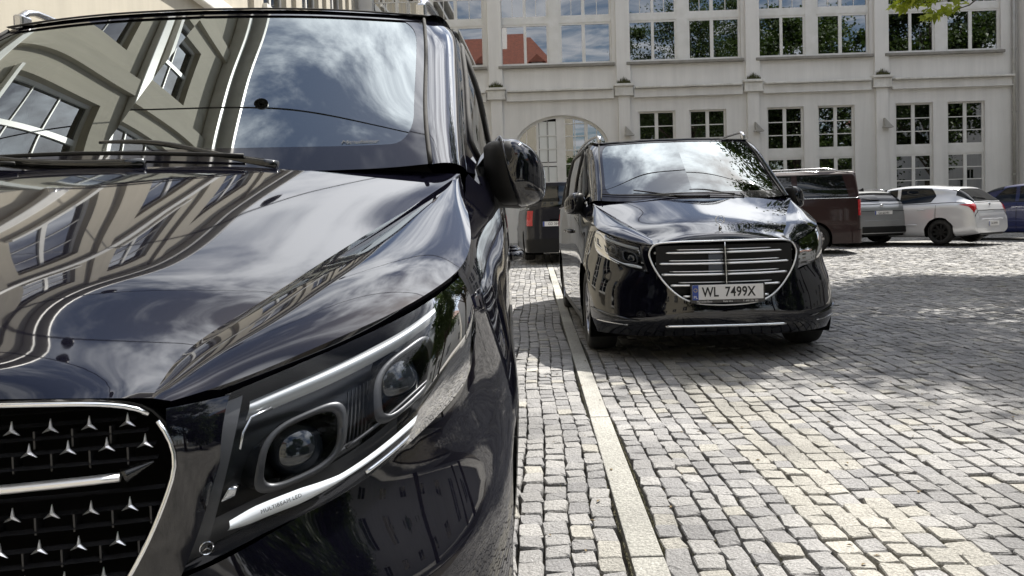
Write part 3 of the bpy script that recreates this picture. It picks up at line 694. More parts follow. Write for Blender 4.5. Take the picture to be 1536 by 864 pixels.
def text(name, s, size, m, parent, loc, rot, ext=.0006, spacing=1., shear=0., xs=1., bold=0.):
    c = bpy.data.curves.new(name, 'FONT'); c.body = s; c.size = size; c.align_x = 'CENTER'; c.align_y = 'CENTER'; c.extrude = ext; c.space_character = spacing; c.shear = shear; c.offset = bold; c.offset = bold
    o = bpy.data.objects.new(name, c); COL.objects.link(o)
    bpy.context.view_layer.update(); me = bpy.data.meshes.new_from_object(o); bpy.data.objects.remove(o)
    me.materials.clear(); me.materials.append(m); o = link(bpy.data.objects.new(name, me), parent)
    o.location = loc; o.rotation_euler = rot; o.scale = (xs, 1, 1); return o

def wheel(parent, side, b, van_m, wob=0.):
    x0 = side*.955
    t = MB().lathe([(.225, -.11), (.30, -.115), (.328, -.10), (.338, -.06), (.339, 0), (.338, .06), (.328, .10), (.30, .115), (.238, .113), (.225, .10)], 40, 'x', closed=True)
    for i, p in enumerate(t.v): t.v[i] = (p[0]+x0-side*.12, p[1]+b, p[2]+.338)
    tyre = t.build('tyre', M['rubber'], parent, True)
    r = MB().lathe([(.232, .09*side), (.226, .105*side), (.215, .10*side), (.205, .05*side), (.20, -.08*side)], 40, 'x')
    r.lathe([(.075, .085*side), (.06, .098*side), (.0005, .10*side)], 20, 'x')
    for k in range(10):
        a = 2*math.pi*(k//2)/5+(.16 if k % 2 else -.16)+wob
        v = [Vector((side*.088, math.cos(a+d*2.2)*.055, math.sin(a+d*2.2)*.055)) for d in (-.17, .17)]+[Vector((side*.098, math.cos(a+d)*.218, math.sin(a+d)*.218)) for d in (.085, -.085)]
        r.prism(v, (-side*.03, 0, 0))
    for i, p in enumerate(r.v): r.v[i] = (p[0]+x0-side*.12, p[1]+b, p[2]+.338)
    rim = r.build('rim', M['alloy'], tyre, False)
    d = MB().lathe([(.20, 0), (.001, 0)], 32, 'x', (x0-side*.15, b, .338)); d.build('brake_disc', M['plastic'], tyre)
    return tyre

def make_van(name, label, loc, yaw, grille_style, cat='van'):
    van = empty(name, (loc[0], loc[1], 0), -yaw, label, cat, 'black passenger vans with glossy paint')
    P = M['paint']; rows = []
    # ---- bonnet
    n = 61; C = spl(CC, n); K = spl(KK, n); E = spl(SHUT, n)
    ts = np.linspace(0, 1, 34); s = np.linspace(0, 1, n)
    top = np.zeros((len(ts), n, 3))
    ss_ = lambda q: (lambda c: c*c*(3-2*c))(np.clip(q, 0, 1))
    hol = ss_((s-.28)/.40)*ss_((1.08-s)/.6)
    for i, t in enumerate(ts):
        gz = t**2*(1-hol)+hol*(t**2+.30*t**3*(1-t)*1.6); gb = t**2
        top[i, :, 0] = K[:, 0]*t; top[i, :, 1] = C[:, 1]+(K[:, 1]-C[:, 1])*gb; top[i, :, 2] = C[:, 2]+(K[:, 2]-C[:, 2])*gz
    top[:, -1, 2] -= .0
    sh = np.zeros((22, n, 3))
    for i, t in enumerate(np.linspace(0, 1, 22)):
        bul = 4*t*(1-t); w = np.sin(np.pi*s)**.7
        sh[i] = K+(E-K)*t; sh[i, :, 2] += bul*.022*w+.0*t; sh[i, :, 0] += bul*.006*w
    # front lip rolled down behind the chrome
    v = []; f = []
    def addg(Pg, flip):
        k = len(v); nv, nu = Pg.shape[:2]; v.extend(Pg.reshape(-1, 3)); f.extend(gridfaces(nv, nu, k, flip))
        k = len(v); v.extend(Pg.reshape(-1, 3)*np.array([-1, 1, 1])); f.extend(gridfaces(nv, nu, k, not flip))
    addg(top, True); addg(sh, True)
    lip = np.stack([E, E+np.array([-.010, .006, -.02])], 0); addg(lip, True)
    fl = np.concatenate([top[:, 0], sh[1:, 0]]); addg(np.stack([fl, fl+np.array([0, .03, -.02])], 0), True)
    rl = np.concatenate([top[:, -1], sh[1:, -1]]); addg(np.stack([rl, rl+np.array([0, .02, -.03])], 0), False)
    mesh('bonnet', v, f, P, van)
    # ---- front bumper skin
    lowz = .20
    left_g = uvl(W, OUTL[7:], hi=4)                                   # grille side, widest point to the bottom centre
    inner = uvl(W, HI, hi=7); low = uvl(W, HB, hi=9)
    archf = [p for p in ARCF]
    front_arch = [q for q in circ(.885, .385, 205, 135, 8)]           # bottom to the seam
    seam_top = W.uv((.900, .60, .888), hi=9)
    loop = [(0, .431)]+left_g[::-1][1:]+uvl(W, [OUTL[6], (.528, .112, .872)], hi=4)+[W.uv((.578, .176, .876), hi=6)]
    loop += inner[::-1][1:]+low[::-1][1:]                             # down the inner edge, out along the lower edge
    loop += [(u, z) for u, z in bz(front_arch[::-1])]
    ub = loop[-1][0]; loop += [(ub, lowz), (0, lowz)]
    W.panel('bumper', loop, [], P, van, (.10, .022))
    # ---- wings, doors, rear quarters
    archtop = circ(.885, .385, 135, -15, 20)
    def side_parts(sd):
        lp = [seam_top]+bz(archtop)+bz([(1.275, .235), (1.305, .235), (1.305, .6), (1.30, 1.0), (1.262, 1.18)])+uvl(W, [(.868, 1.215, 1.217), (.856, 1.16, 1.204)], lo=6, hi=10)
        lp += uvl(W, [SHUT[7], SHUT[6], (.879, .604, 1.012)], lo=5, hi=10)+uvl(W, HO, lo=4, hi=9)[:2]
        W.panel('wing', lp, [], P, van, (.10, .025), sd)
        d1 = bz([(1.315, .235), (2.36, .235), (2.36, .8), (2.36, 1.215), (1.275, 1.215), (1.31, 1.0), (1.315, .6)])
        dr = W.panel('front_door', d1, [], P, van, (.05, .03), sd)
        d2 = bz([(2.37, .235), (3.62, .235), (3.66, .35), (3.70, .50), (3.70, 1.215), (2.37, 1.215)])
        ds = W.panel('sliding_door', d2, [], P, van, (.05, .03), sd)
        arr = circ(4.085, .385, 180, -20, 24)
        d3 = bz([(3.71, 1.215), (3.71, .50), (3.70, .40)])+bz([q for q in arr if True][1:])+[(W.ub(4.47, .22)[0], .22), (16, .22), (16, 1.215)]
        W.panel('rear_quarter', d3, [], P, van, (.05, .03), sd)
        sl = MB(); sl.box(.90, .955, 1.27, 3.70, .17, .232) if sd > 0 else sl.box(-.955, -.90, 1.27, 3.70, .17, .232)
        bevel(sl.build('sill', M['plastic'], van), .012)
        for k, (b0, dd) in enumerate([(2.15, dr), (2.52, ds)]):
            h = MB().tube([(sd*.975, b0-.12, .965), (sd*1.008, b0-.09, .966), (sd*1.012, b0, .968), (sd*1.008, b0+.09, .97), (sd*.975, b0+.12, .97)], [(.012, .016)]*5, 8)
            h.build('handle', P, dd, True)
        # chrome strip at the foot of the windows
        st = MB(); q = [tuple(W.ev(*W.ub(b, 1.216))[0]+np.array([.003, 0, .004])) for b in np.linspace(1.45, 4.85, 24)]
        st.tube([(sd*x, y, z) for x, y, z in q], .006, 6); st.build('window_trim', M['satin'], van, True)
        # upper frame with window openings
        def gub(b, z): return G.ub(b, z, 0)
        win = []
        win.append([gub(1.52, 1.245), gub(2.28, 1.245), gub(2.32, 1.45), gub(2.36, 1.765), gub(2.28, 1.765)]+uvl(G, [(.822, 2.06, 1.69), (.838, 1.90, 1.6), (.852, 1.66, 1.45), (.866, 1.46, 1.32)], hi=4))
        win.append([gub(2.44, 1.245), gub(3.62, 1.245), gub(3.62, 1.765), gub(2.46, 1.765)])
        win.append([gub(3.76, 1.245), gub(4.80, 1.245), gub(4.74, 1.5), gub(4.68, 1.765), gub(3.76, 1.765)])
        out_ = [(0., z) for z in (1.222, 1.32, 1.45, 1.6, 1.7, 1.78, 1.83)][::-1]
        out_ = out_+[(8, 1.222), (8, 1.83)] if False else [(8, 1.83)]+out_+[(8, 1.222)]
        G.panel('upper_frame', out_, win, P, van, (.06, .03), sd)
        for w_ in win:
            c = np.mean(np.array(w_), axis=0); G.panel('side_window', [tuple(c+(np.array(q)-c)*1.02) for q in w_], [], M['sideglass'], van, (.08, .04), sd, -.004)
            lq = resample(w_, np.array([.25, .06])); eq = G.ev(lq[:, 0], lq[:, 1]); nq = G.nrm(lq[:, 0], lq[:, 1]); nq *= np.sign(nq[:, :1]); eq = eq+nq*.003
            MB().tube([(sd*a[0], a[1], a[2]) for a in np.vstack([eq, eq[:1]])], [(.013, .008)]*(len(eq)+1), 6, False).build('window_seal', M['rubber'], van, True)
        # black pillar cover between the doors
        dq = [tuple(G.ev(*G.ub(b, 1.792, 0))[0]+np.array([.006, 0, .004])) for b in np.linspace(2.2, 4.75, 24)]
        MB().tube([(sd*x, y, z) for x, y, z in dq], [(.012, .010)]*24, 6).build('drip_rail', M['gloss_black'], van, True)
        # A pillar
        A = spl(WE, 40); B = spl(PO, 40); Pm = []
        for t in np.linspace(0, 1, 14):
            bl = math.sin(math.pi*t)**.8; q = A+(B-A)*t; q[:, 0] += .014*bl; q[:, 1] -= .020*bl; q[:, 2] += .010*bl; Pm.append(q)
        grid('pillar', np.stack(Pm), P, van, False, True, sd)
        A2 = A.copy(); A2[:, 0] -= .004; A2[:, 1] -= .006; A2[:, 2] += .004
        sq = MB().tube([(sd*x, y, z) for x, y, z in A2[::2]], .0055, 6); sq.build('windscreen_seal', M['rubber'], van, True)
        # roof rail
        rr = [(.690, 1.97, 1.838), (.692, 2.02, 1.868), (.702, 2.15, 1.885), (.722, 2.6, 1.90), (.728, 3.5, 1.905), (.712, 4.4, 1.89), (.70, 4.62, 1.86), (.695, 4.66, 1.83)]
        rp = spl(rr, 28); rl_ = MB().tube([(sd*x, y, z) for x, y, z in rp], [(.016, .012)]*28, 8); rail = rl_.build('roof_rail', M['satin'], van, True)
        ft = MB().box(.674, .708, 1.955, 2.02, 1.80, 1.85) if sd > 0 else MB().box(-.708, -.674, 1.955, 2.02, 1.80, 1.85)
        bevel(ft.build('rail_foot', M['satin'], rail), .008)
        # mirror: arm, shell, cap, glass
        base = MB().tube([(sd*.86, 1.40, 1.175), (sd*.93, 1.42, 1.155), (sd*1.0, 1.44, 1.145), (sd*1.05, 1.45, 1.15)], [(.05, .022), (.048, .022), (.04, .018), (.03, .014)], 12)
        mir = base.build('mirror', M['plastic'], van, True)
        pl = MB().prism([(sd*.885, 1.27, 1.19), (sd*.92, 1.52, 1.19), (sd*.905, 1.53, 1.30), (sd*.87, 1.36, 1.24)], (sd*.012, 0, 0)); pl.build('mirror_foot', M['gloss_black'], mir)
        def shell(k0, k1, grow, mm, nm):
            sec = []
            for x, zc, hz, yc, hy in [(.905, 1.235, .070, 1.45, .045), (.925, 1.232, .086, 1.44, .07), (.96, 1.229, .092, 1.43, .085), (1.0, 1.226, .089, 1.43, .088), (1.035, 1.218, .078, 1.44, .08), (1.062, 1.208, .058, 1.46, .062), (1.075, 1.202, .034, 1.475, .04)]:
                row = []
                for t in np.linspace(k0, k1, 25):
                    c_, s_ = math.cos(t), math.sin(t); e = 2/3.4
                    row.append((x, yc-(hy+grow)*math.copysign(abs(c_)**e, c_), zc+(hz+grow)*math.copysign(abs(s_)**e, s_)))
                sec.append(row)
            sec.append([(1.079+grow, 1.48, 1.20)]*25)
            Pg = np.array([spl([sec[i][j] for i in range(len(sec))], 22) for j in range(25)]); grid(nm, Pg, mm, mir, False, False, sd)
        shell(-math.pi, math.pi, 0, M['plastic'], 'mirror_shell')
        # painted cap: the outer and upper part of the shell, 3 mm proud
        sec = []
        for x, zc, hz, yc, hy in [(.93, 1.232, .088, 1.44, .072), (.96, 1.229, .092, 1.43, .085), (1.0, 1.226, .089, 1.43, .088), (1.035, 1.218, .078, 1.44, .08), (1.062, 1.208, .058, 1.46, .062), (1.075, 1.202, .034, 1.475, .04), (1.080, 1.20, .003, 1.48, .004)]:
            lo = 1.3-(x-.943)*51.; lo = min(max(lo, -1.35), 2.2); row = []
            for t in np.linspace(lo, 2.6, 22):
                c_, s_ = math.cos(t), math.sin(t); e = 2/3.4
                row.append((x, yc-(hy+.004)*math.copysign(abs(c_)**e, c_), zc+(hz+.004)*math.copysign(abs(s_)**e, s_)))
            sec.append(row)
        Pg = np.array([spl([sec[i][j] for i in range(len(sec))], 26) for j in range(22)]); grid('mirror_cap', Pg, P, mir, False, False, sd)
        g = MB().prism([(sd*.93, 1.522, 1.16), (sd*1.05, 1.535, 1.165), (sd*1.045, 1.535, 1.27), (sd*.93, 1.522, 1.31)], (0, .003, 0)); g.build('mirror_glass', M['chrome'], mir)
        # wheels and wheel housings
        for b in (.885, 4.085):
            wheel(van, sd, b, P, .3*sd)
            L = MB(); pts = circ(b, .383, 210, -30, 20)
            for i in range(len(pts)-1):
                (b0, z0), (b1, z1) = pts[i], pts[i+1]
                L.add([(sd*.60, b0, z0), (sd*.955, b0, z0), (sd*.955, b1, z1), (sd*.60, b1, z1)], [(0, 1, 2, 3)])
            L.add([(sd*.60, x, z) for x, z in pts], [tuple(range(len(pts)))]); L.build('wheel_housing', M['void'], van)
        # headlight
        hs = hlgrid(0.02, .98, .03, .97, .075, 50, 16); sdg = dict(both=False, side=sd)
        hd = grid('headlight', hs, M['lamp_dark'], van, False, True, sd)
        # side walls of the lamp between housing and cover
        ed = []
        tt = np.linspace(0, 1, 40)
        per = [(t, 0.) for t in tt]+[(1., t) for t in tt]+[(1-t, 1.) for t in tt]+[(0., 1-t) for t in tt]
        pu, pv = np.array(per).T; o0 = hl(pu, pv, np.full(len(pu), .001)); o1 = hl(np.clip(pu, .02, .98), np.clip(pv, .03, .97), np.full(len(pu), .078))
        grid('lamp_wall', np.stack([o0, o1]), M['lamp_dark'], hd, False, False, sd)
        # bezel strip along the inner edge
        grid('bezel_strip', hlgrid(.006, .062, .03, .97, .012, 5, 24), M['lamp_grey'], hd, False, True, sd)
        grid('bezel_floor', hlgrid(.05, .55, .02, .20, .030, 30, 6), M['lamp_grey'], hd, False, True, sd)
        # light guides: lower hockey stick and upper brow
        uu = np.linspace(.10, .93, 60); vb = .10+.0*uu+.06*np.clip((.35-uu)/.3, 0, 1)+.14*np.clip((uu-.84)/.09, 0, 1)**2.0
        ww = .050+.055*np.clip((.36-uu)/.1, 0, 1)*np.clip((uu-.09)/.06, 0, 1)
        lo = hl(uu, vb-ww*.5, np.full(60, .010)); mi = hl(uu, vb, np.full(60, .003)); hi = hl(uu, vb+ww*.5, np.full(60, .010))
        grid('light_guide', np.stack([spl([lo[i], mi[i], hi[i]], 7) for i in range(60)], 1), M['led'], hd, False, True, sd)
        uq = np.linspace(.915, .968, 14); vq = .20+.50*((uq-.915)/.053)**1.3; MB().tube([(sd*q[0], q[1], q[2]) for q in hl(uq, vq, np.full(14, .008))], .0065, 8).build('light_guide_tip', M['led'], hd, True)
        uu = np.linspace(.42, .99, 40); vb2 = .045+.80*np.clip((uu-.90)/.09, 0, 1)**2.2; t2 = MB().tube([(sd*q[0], q[1], q[2]) for q in hl(uu, vb2-.012, np.full(40, .004))], .0035, 6); t2.build('trim_line', M['chrome'], hd, True)
        uu = np.linspace(.09, .93, 40); lo = hl(uu, .80-.0*uu, np.full(40, .02)); mi = hl(uu, .86+.0*uu, np.full(40, .010)); hi = hl(uu, .915+.0*uu, np.full(40, .016))
        grid('brow_strip', np.stack([spl([lo[i], mi[i], hi[i]], 5) for i in range(40)], 1), M['lamp_silver'], hd, False, True, sd)
        bl = MB().tube([(sd*q[0], q[1], q[2]) for q in hl(np.array([.085, .085, .10, .16]), np.array([.62, .72, .80, .80]), np.full(4, .012))], .0022, 6); bl.build('brow_hook', M['satin'], hd, True)
        # two projectors
        for uc, vc, ru, rv in [(.262, .44, .115, .24), (.585, .49, .130, .27)]:
            r0 = hlring(uc, vc, ru, rv, .020); r1 = hlring(uc, vc, ru*.86, rv*.86, .014); r2 = hlring(uc, vc, ru*.80, rv*.80, .024); r3 = hlring(uc, vc, ru*.66, rv*.70, .06)
            cl = lambda r: np.vstack([r, r[:1]])
            pr = grid('projector', np.stack([cl(r0), cl(r1), cl(r2)]), M['lamp_grey'], hd, False, False, sd)
            grid('reflector', np.stack([cl(r2), cl(r3)]), M['lamp_dark'], pr, False, False, sd) if False else None
            b_ = hlring(uc, vc, ru*1.0, rv*1.0, .074); grid('projector_case', np.stack([cl(b_), cl(r0)]), M['lamp_dark'], hd, False, False, sd)
            b2 = hlring(uc, vc, ru*.80, rv*.80, .066); grid('projector_well', np.stack([cl(r2), cl(b2)]), M['gloss_black'], hd, False, False, sd)
            c0 = hl([uc], [vc], [.062])[0]; nn = hl([uc], [vc], [.0])[0]-hl([uc], [vc], [.062])[0]; nn /= np.linalg.norm(nn)
            R_ = np.linalg.norm(hl([uc+ru*.62], [vc], [.05])[0]-hl([uc], [vc], [.05])[0]); ex = hl([uc+.02], [vc], [.05])[0]-hl([uc-.02], [vc], [.05])[0]; ex -= nn*(ex@nn); ex /= np.linalg.norm(ex); ey = np.cross(nn, ex)
            dome = []
            for ph in np.linspace(0, math.pi/2, 9):
                dome.append([c0+(ex*math.cos(t)+ey*math.sin(t))*(R_*1.0*math.cos(ph))+nn*(R_*.62*math.sin(ph)+.004) for t in np.linspace(0, 2*math.pi, 33)])
            grid('projector_lens', np.array(dome), M['projector'], hd, False, False, sd)
        for k in range(7):
            uf = .40+.012*k; q = hl(np.full(6, uf), np.linspace(.24, .70, 6), np.full(6, .045)); MB().tube([(sd*a[0], a[1], a[2]) for a in q], .0016, 4).build('lamp_fin', M['lamp_grey'], hd)
        for uf0, uf1, v0, v1 in ((.74, .86, .30, .70),):
            grid('reflector_facet', hlgrid(uf0, uf1, v0, v1, .035, 6, 6), M['lamp_silver'], hd, False, True, sd)
        q = hl(np.linspace(.38, .80, 20), .27+.03*np.sin(np.linspace(0, 3, 20)), np.full(20, .022)); MB().tube([(sd*a[0], a[1], a[2]) for a in q], .0028, 5).build('lamp_spar', M['lamp_grey'], hd, True)
        # connector block and screw seen through the cover
        q = hl([.34, .43, .43, .34], [.20, .20, .27, .27], np.full(4, .03)); bb = MB().prism([(sd*p[0], p[1], p[2]) for p in q], (0, .02, 0)); bevel(bb.build('connector', M['lamp_grey'], hd), .003)
        q = hl([.075, .115, .115, .09], [.29, .29, .35, .38], np.full(4, .03)); bb = MB().prism([(sd*p[0], p[1], p[2]) for p in q], (0, .02, 0)); bevel(bb.build('adjuster', M['satin'], hd), .003)
        # roundel near the lower corner
        c0 = hl([.055], [.085], [.004])[0]; q = hl([.055, .075, .055], [.085, .085, .105], np.full(3, .004)); nx = np.cross(q[1]-q[0], q[2]-q[0]); nx /= np.linalg.norm(nx); nx *= -np.sign(nx[1])
        ms = MB(); star(ms, (sd*c0[0], c0[1], c0[2]), .0062, (sd*nx[0], nx[1], nx[2]), (0, 0, 1), .001); ms.build('star_mark', M['satin'], hd)
        ux = (q[1]-q[0])/np.linalg.norm(q[1]-q[0]); uy = np.cross(nx, ux)
        rg = MB().tube([(sd*p[0], p[1], p[2]) for p in [c0+ux*.0085*math.cos(t)+uy*.0085*math.sin(t) for t in np.linspace(0, 2*math.pi, 25)]], .0009, 5, False); rg.build('star_ring', M['satin'], hd)
        # lettering on the light guide
        pa, pb = hl([.155], [.158], [.0012])[0], hl([.265], [.140], [.0012])[0]
        up_ = hl([.25], [.22], [.0012])[0]-hl([.25], [.06], [.0012])[0]; xv = Vector(pb-pa).normalized() if sd > 0 else Vector((pa-pb)*np.array([-1, 1, 1])).normalized()
        uv_ = Vector(up_) if sd > 0 else Vector(up_*np.array([-1, 1, 1])); nv_ = xv.cross(uv_).normalized(); uv_ = nv_.cross(xv)
        cpt = Vector((pa+pb)/2*np.array([sd, 1, 1]))+nv_*.002
        tx = text('lettering', 'MULTIBEAM LED', .0072, M['ink'], hd, cpt, Matrix((xv, uv_, nv_)).transposed().to_euler(), .0002, 1.1)
        grid('lamp_cover', hlgrid(0, 1, 0, 1, 0., 60, 24), M['lens'], hd, False, True, sd)
    side_parts(1); side_parts(-1)
    # ---- windscreen
    B = spl(WSB, 40); T = spl(WST, 40); L_ = spl(WE, 40); ws = np.zeros((40, 40, 3)); cen = spl([(0, .985, 1.222), (0, 1.20, 1.382), (0, 1.5, 1.590), (0, 1.83, 1.806)], 40)
    for i in range(40):
        k = np.linspace(0, 1, 40)[:, None]; x = k*k
        ws[i] = cen[i]+(L_[i]-cen[i])*x; ws[i, :, 0] = L_[i, 0]*k[:, 0]
    for j in range(40):                                               # blend so that the lower and upper edges keep their curves
        t = np.linspace(0, 1, 40)[:, None]; d0 = B[j]-ws[0, j]; d1 = T[j]-ws[-1, j]; ws[:, j] += d0*(1-t)+d1*t
    glass = grid('windscreen', ws, M['windscreen'], van, True, False)
    # printed border of the windscreen, 1.5 mm proud
    Pw = Surf  # grid indices -> ring
    def wsp(x, y):                                                    # x -1..1 across, y 0..1 up
        ax = np.abs(x)*39; i = np.minimum(ax.astype(int), 38); fx = (ax-i)[:, None]; ay = np.clip(y, 0, 1)*39; j = np.minimum(ay.astype(int), 38); fy = (ay-j)[:, None]
        p = (ws[j, i]*(1-fx)+ws[j, i+1]*fx)*(1-fy)+(ws[j+1, i]*(1-fx)+ws[j+1, i+1]*fx)*fy; p[:, 0] *= np.where(x < 0, -1, 1); return p
    outer = [(-.999, .001), (.999, .001), (.999, .999), (-.999, .999)]
    def rrect(x0, x1, y0, y1, rx, ry):
        o = []
        for cx, cy, a0 in [(x1-rx, y0+ry, -90), (x1-rx, y1-ry, 0), (x0+rx, y1-ry, 90), (x0+rx, y0+ry, 180)]:
            for t in np.radians(np.linspace(a0, a0+90, 9)): o.append((cx+rx*math.cos(t), cy+ry*math.sin(t)))
        return o
    V, F = trim2d(outer, [rrect(-.935, .935, .115, .955, .10, .17)], (.05, .05)); Pq = wsp(V[:, 0], V[:, 1])
    nn = np.cross(wsp(V[:, 0]*.98+.01, V[:, 1]*.98)-wsp(V[:, 0]*.98-.01, V[:, 1]*.98), wsp(V[:, 0]*.98, V[:, 1]*.98+.01)-wsp(V[:, 0]*.98, V[:, 1]*.98-.01)); nn /= np.linalg.norm(nn, axis=1, keepdims=True); nn *= -np.sign(nn[:, 1:2])
    f0 = F[0]; fn = np.cross(Pq[f0[1]]-Pq[f0[0]], Pq[f0[2]]-Pq[f0[0]])
    if fn@nn[f0[0]] < 0: F = [q[::-1] for q in F]
    mesh('windscreen_border', Pq+nn*.0015, F, M['frit'], glass, normals=nn)
    p0 = wsp(np.array([.72, .78, .75]), np.array([.135, .135, .175])); xv = Vector(p0[1]-p0[0]).normalized(); yv = Vector(p0[2]-p0[0]); nv_ = xv.cross(yv).normalized(); yv = nv_.cross(xv)
    if grille_style == 'star':
        text('lettering', 'Manufaktur', .020, M['ink'], glass, Vector(p0[0])+nv_*.002, Matrix((xv, yv, nv_)).transposed().to_euler(), .0002, 1., .4)
    # cowl and wipers
    cw = np.stack([spl([(0, .975, 1.205), (.4, .995, 1.205), (.7, 1.06, 1.20), (.80, 1.10, 1.20)], 30), spl([(0, 1.03, 1.238), (.4, 1.05, 1.238), (.68, 1.095, 1.238), (.77, 1.12, 1.238)], 30)])
    grid('cowl', cw, M['plastic'], van, True, True)
    def wiper(pts_blade, pts_arm):
        o_ = np.array([0, -.010, .009])
        bl_ = spl(wsp(*np.array(pts_blade).T)+o_, 14); wp = MB().tube([tuple(p) for p in bl_], [(.003, .005)]*14, 8).build('wiper', M['plastic'], van, True)
        ar_ = spl(np.array(pts_arm, float), 14); MB().tube([tuple(p) for p in ar_], [(.003+.008*t, .005+.008*t) for t in np.linspace(0, 1, 14)], 8).build('wiper_arm', M['gloss_black'], wp, True)
        return wp
    wiper([(-.42, .075), (-.1, .09), (.22, .075), (.40, .06)], [(-.02, 1.105, 1.312), (.12, 1.10, 1.306), (.28, 1.06, 1.268), (.43, 1.03, 1.238)])
    wiper([(-.98, .09), (-.7, .085), (-.40, .07), (-.2, .05)], [(-.50, 1.12, 1.320), (-.35, 1.08, 1.295), (-.15, 1.03, 1.262), (.13, 1.005, 1.250)])
    # ---- roof
    front = [(0, 1.815, 1.806), (.35, 1.84, 1.803), (.6, 1.89, 1.795), (.712, 1.94, 1.796)]
    rc = [front]
    for b, zc, ze in [(1.90, 1.826, 1.812), (2.2, 1.846, 1.828), (2.9, 1.862, 1.832), (3.8, 1.862, 1.832), (4.6, 1.848, 1.830), (4.92, 1.83, 1.825), (5.07, 1.79, 1.79)]:
        aw = .772 if b > 2.1 else .735
        if b > 4.55: aw = .735
        rc.append([(0, b, zc), (.35, b+.01*(b < 2), zc-.006), (.6, b+.03*(b < 2), zc-.018), (aw, b+.06*(b < 2), ze-.004)])
    grid('roof', loft(rc, 24, 60), P, van, True, True)
    hl_ = [tuple(np.array(p)+np.array([0, -.006, .0035])) for p in front]; q = spl(hl_, 30); full = np.vstack([q[::-1]*np.array([-1, 1, 1]), q[1:]])
    MB().tube([tuple(p) for p in full], .0032, 6).build('roof_seal', M['rubber'], van, True)
    # ---- black boxes added inside the body to block light, engine, cabin
    ib = MB()
    for sd in (1, -1):
        ib.box(min(sd*.45, sd*.90), max(sd*.45, sd*.90), 1.30, 3.68, .30, 1.14); 
    ib.box(-.62, .62, .30, 5.0, .20, .45)
    ib.build('underbody_filler', M['void'], van)
    eb = MB(); eb.box(-.56, .56, .22, .92, .45, .84); eb.box(-.6, .6, .55, .92, .84, .98); eb.build('engine_block', M['void'], van)
    db = MB(); db.box(-.78, .78, 1.10, 1.55, .95, 1.17); db.box(-.75, -.15, 1.22, 1.5, 1.17, 1.235); bevel(db.build('dashboard', M['plastic'], van), .04, 3)
    MB().box(-.70, .70, 3.2, 3.25, .45, 1.78).build('bulkhead', M['void'], van)
    MB().box(-.86, .86, 1.3, 5.0, .40, .44).build('cabin_floor', M['void'], van)
    for sd in (1, -1):
        s_ = MB(); s_.box(sd*.40-.25, sd*.40+.25, 1.95, 2.45, .6, .85); s_.box(sd*.40-.24, sd*.40+.24, 2.40, 2.55, .8, 1.42); s_.box(sd*.40-.13, sd*.40+.13, 2.44, 2.53, 1.45, 1.64)
        bevel(s_.build('seat', M['seat'], van), .05, 3)
    sw = MB(); c0 = Vector((.40, 1.72, 1.10)); e1 = Vector((1, 0, 0)); e2 = Vector((0, .35, .94))
    sw.tube([tuple(c0+e1*.18*math.cos(t)+e2*.18*math.sin(t)) for t in np.linspace(0, 2*math.pi, 25)], .014, 6, False).build('steering_wheel', M['plastic'], van, True)
    # ---- grille
    full = OUTL+[(-x, y, z) for x, y, z in OUTL[-2:0:-1]]
    O = np.array(OUTL); fo = spl(OUTL, 90, np.concatenate([[0], np.cumsum(np.linalg.norm(np.diff(O, axis=0), axis=1))])); full = [tuple(p) for p in fo]+[(-p[0], p[1], p[2]) for p in fo[-2:0:-1]]
    rim = MB(); brk = 44
    def rimtube(pts, r): return MB().tube([tuple(np.array(p)+np.array([0, -.006, 0])) for p in pts], r, 8)
    # backing, recessed 45 mm, follows the outline
    bk = [(x*.985, y+.045, .66+(z-.66)*.985) for x, y, z in full]; cpt = (0, .08, .66)
    mesh('grille', [cpt]+bk, [(0, i+1, (i+1) % len(bk)+1) for i in range(len(bk))], M['void'], van, False); gr = van.children[-1] if False else [o for o in COL.objects if o.parent == van and o.name.startswith('grille')][-1]
    wl = [p for q in zip(full, bk) for p in q]; nfl = len(full)
    mesh('grille_wall', wl, [(2*i, 2*((i+1) % nfl), 2*((i+1) % nfl)+1, 2*i+1) for i in range(nfl)], M['gloss_black'], gr, True)
    def width(z):
        zz = fo[::-1, 2]; k = np.argmax(fo[:, 0]); lo = fo[k:][::-1]; 
        return float(np.interp(z, lo[:, 2], lo[:, 0])) if z < fo[k, 2] else float(np.interp(-z, -fo[:k+1][::-1, 2][::-1][::-1], fo[:k+1][::-1, 0][::-1][::-1])) if False else (float(np.interp(z, lo[:, 2], lo[:, 0])) if z < fo[k, 2] else .53-.5*(z-.812)**2*20)
    def gy(x, z):                                                      # front plane of the grille at (x,z)
        return float(np.interp(z, [.431, .55, .67, .774, .9], [-.003, .0, .006, .018, .04]))+.075*(abs(x)/.54)**2.2
    if grille_style == 'star':
        # chrome frame in two lengths: brow, and side with a gap at the corner
        i0 = [k for k, p in enumerate(fo) if p[0] > .507][0]
        topb = [(-p[0], p[1], p[2]) for p in fo[i0:0:-1]]+[tuple(p) for p in fo[:i0+1]]
        MB().tube([tuple(np.array(p)+np.array([0, -.008, -.002])) for p in topb], [(.0028, .0030)]*len(topb), 8).build('chrome_brow', M['chrome'], gr, True)
        i1 = i0+1
        for sd in (1, -1):
            MB().tube([(sd*p[0], p[1]-.008, p[2]) for p in fo[i1:]], [(.0034, .0030)]*len(fo[i1:]), 8).build('chrome_side', M['chrome'], gr, True)
        zr = [.878, .862, .846, .829, .812, .776, .756, .738, .716, .698, .676, .656, .636, .616, .596, .576, .556, .536, .516, .496, .476, .456]
        for z in zr:
            w_ = width(z)-.012; xs = np.linspace(-w_, w_, 25)
            MB().tube([(x, gy(x, z)+.016, z) for x in xs], [(.010, .0026)]*25, 4).build('grille_slat', M['lamp_dark'], gr)
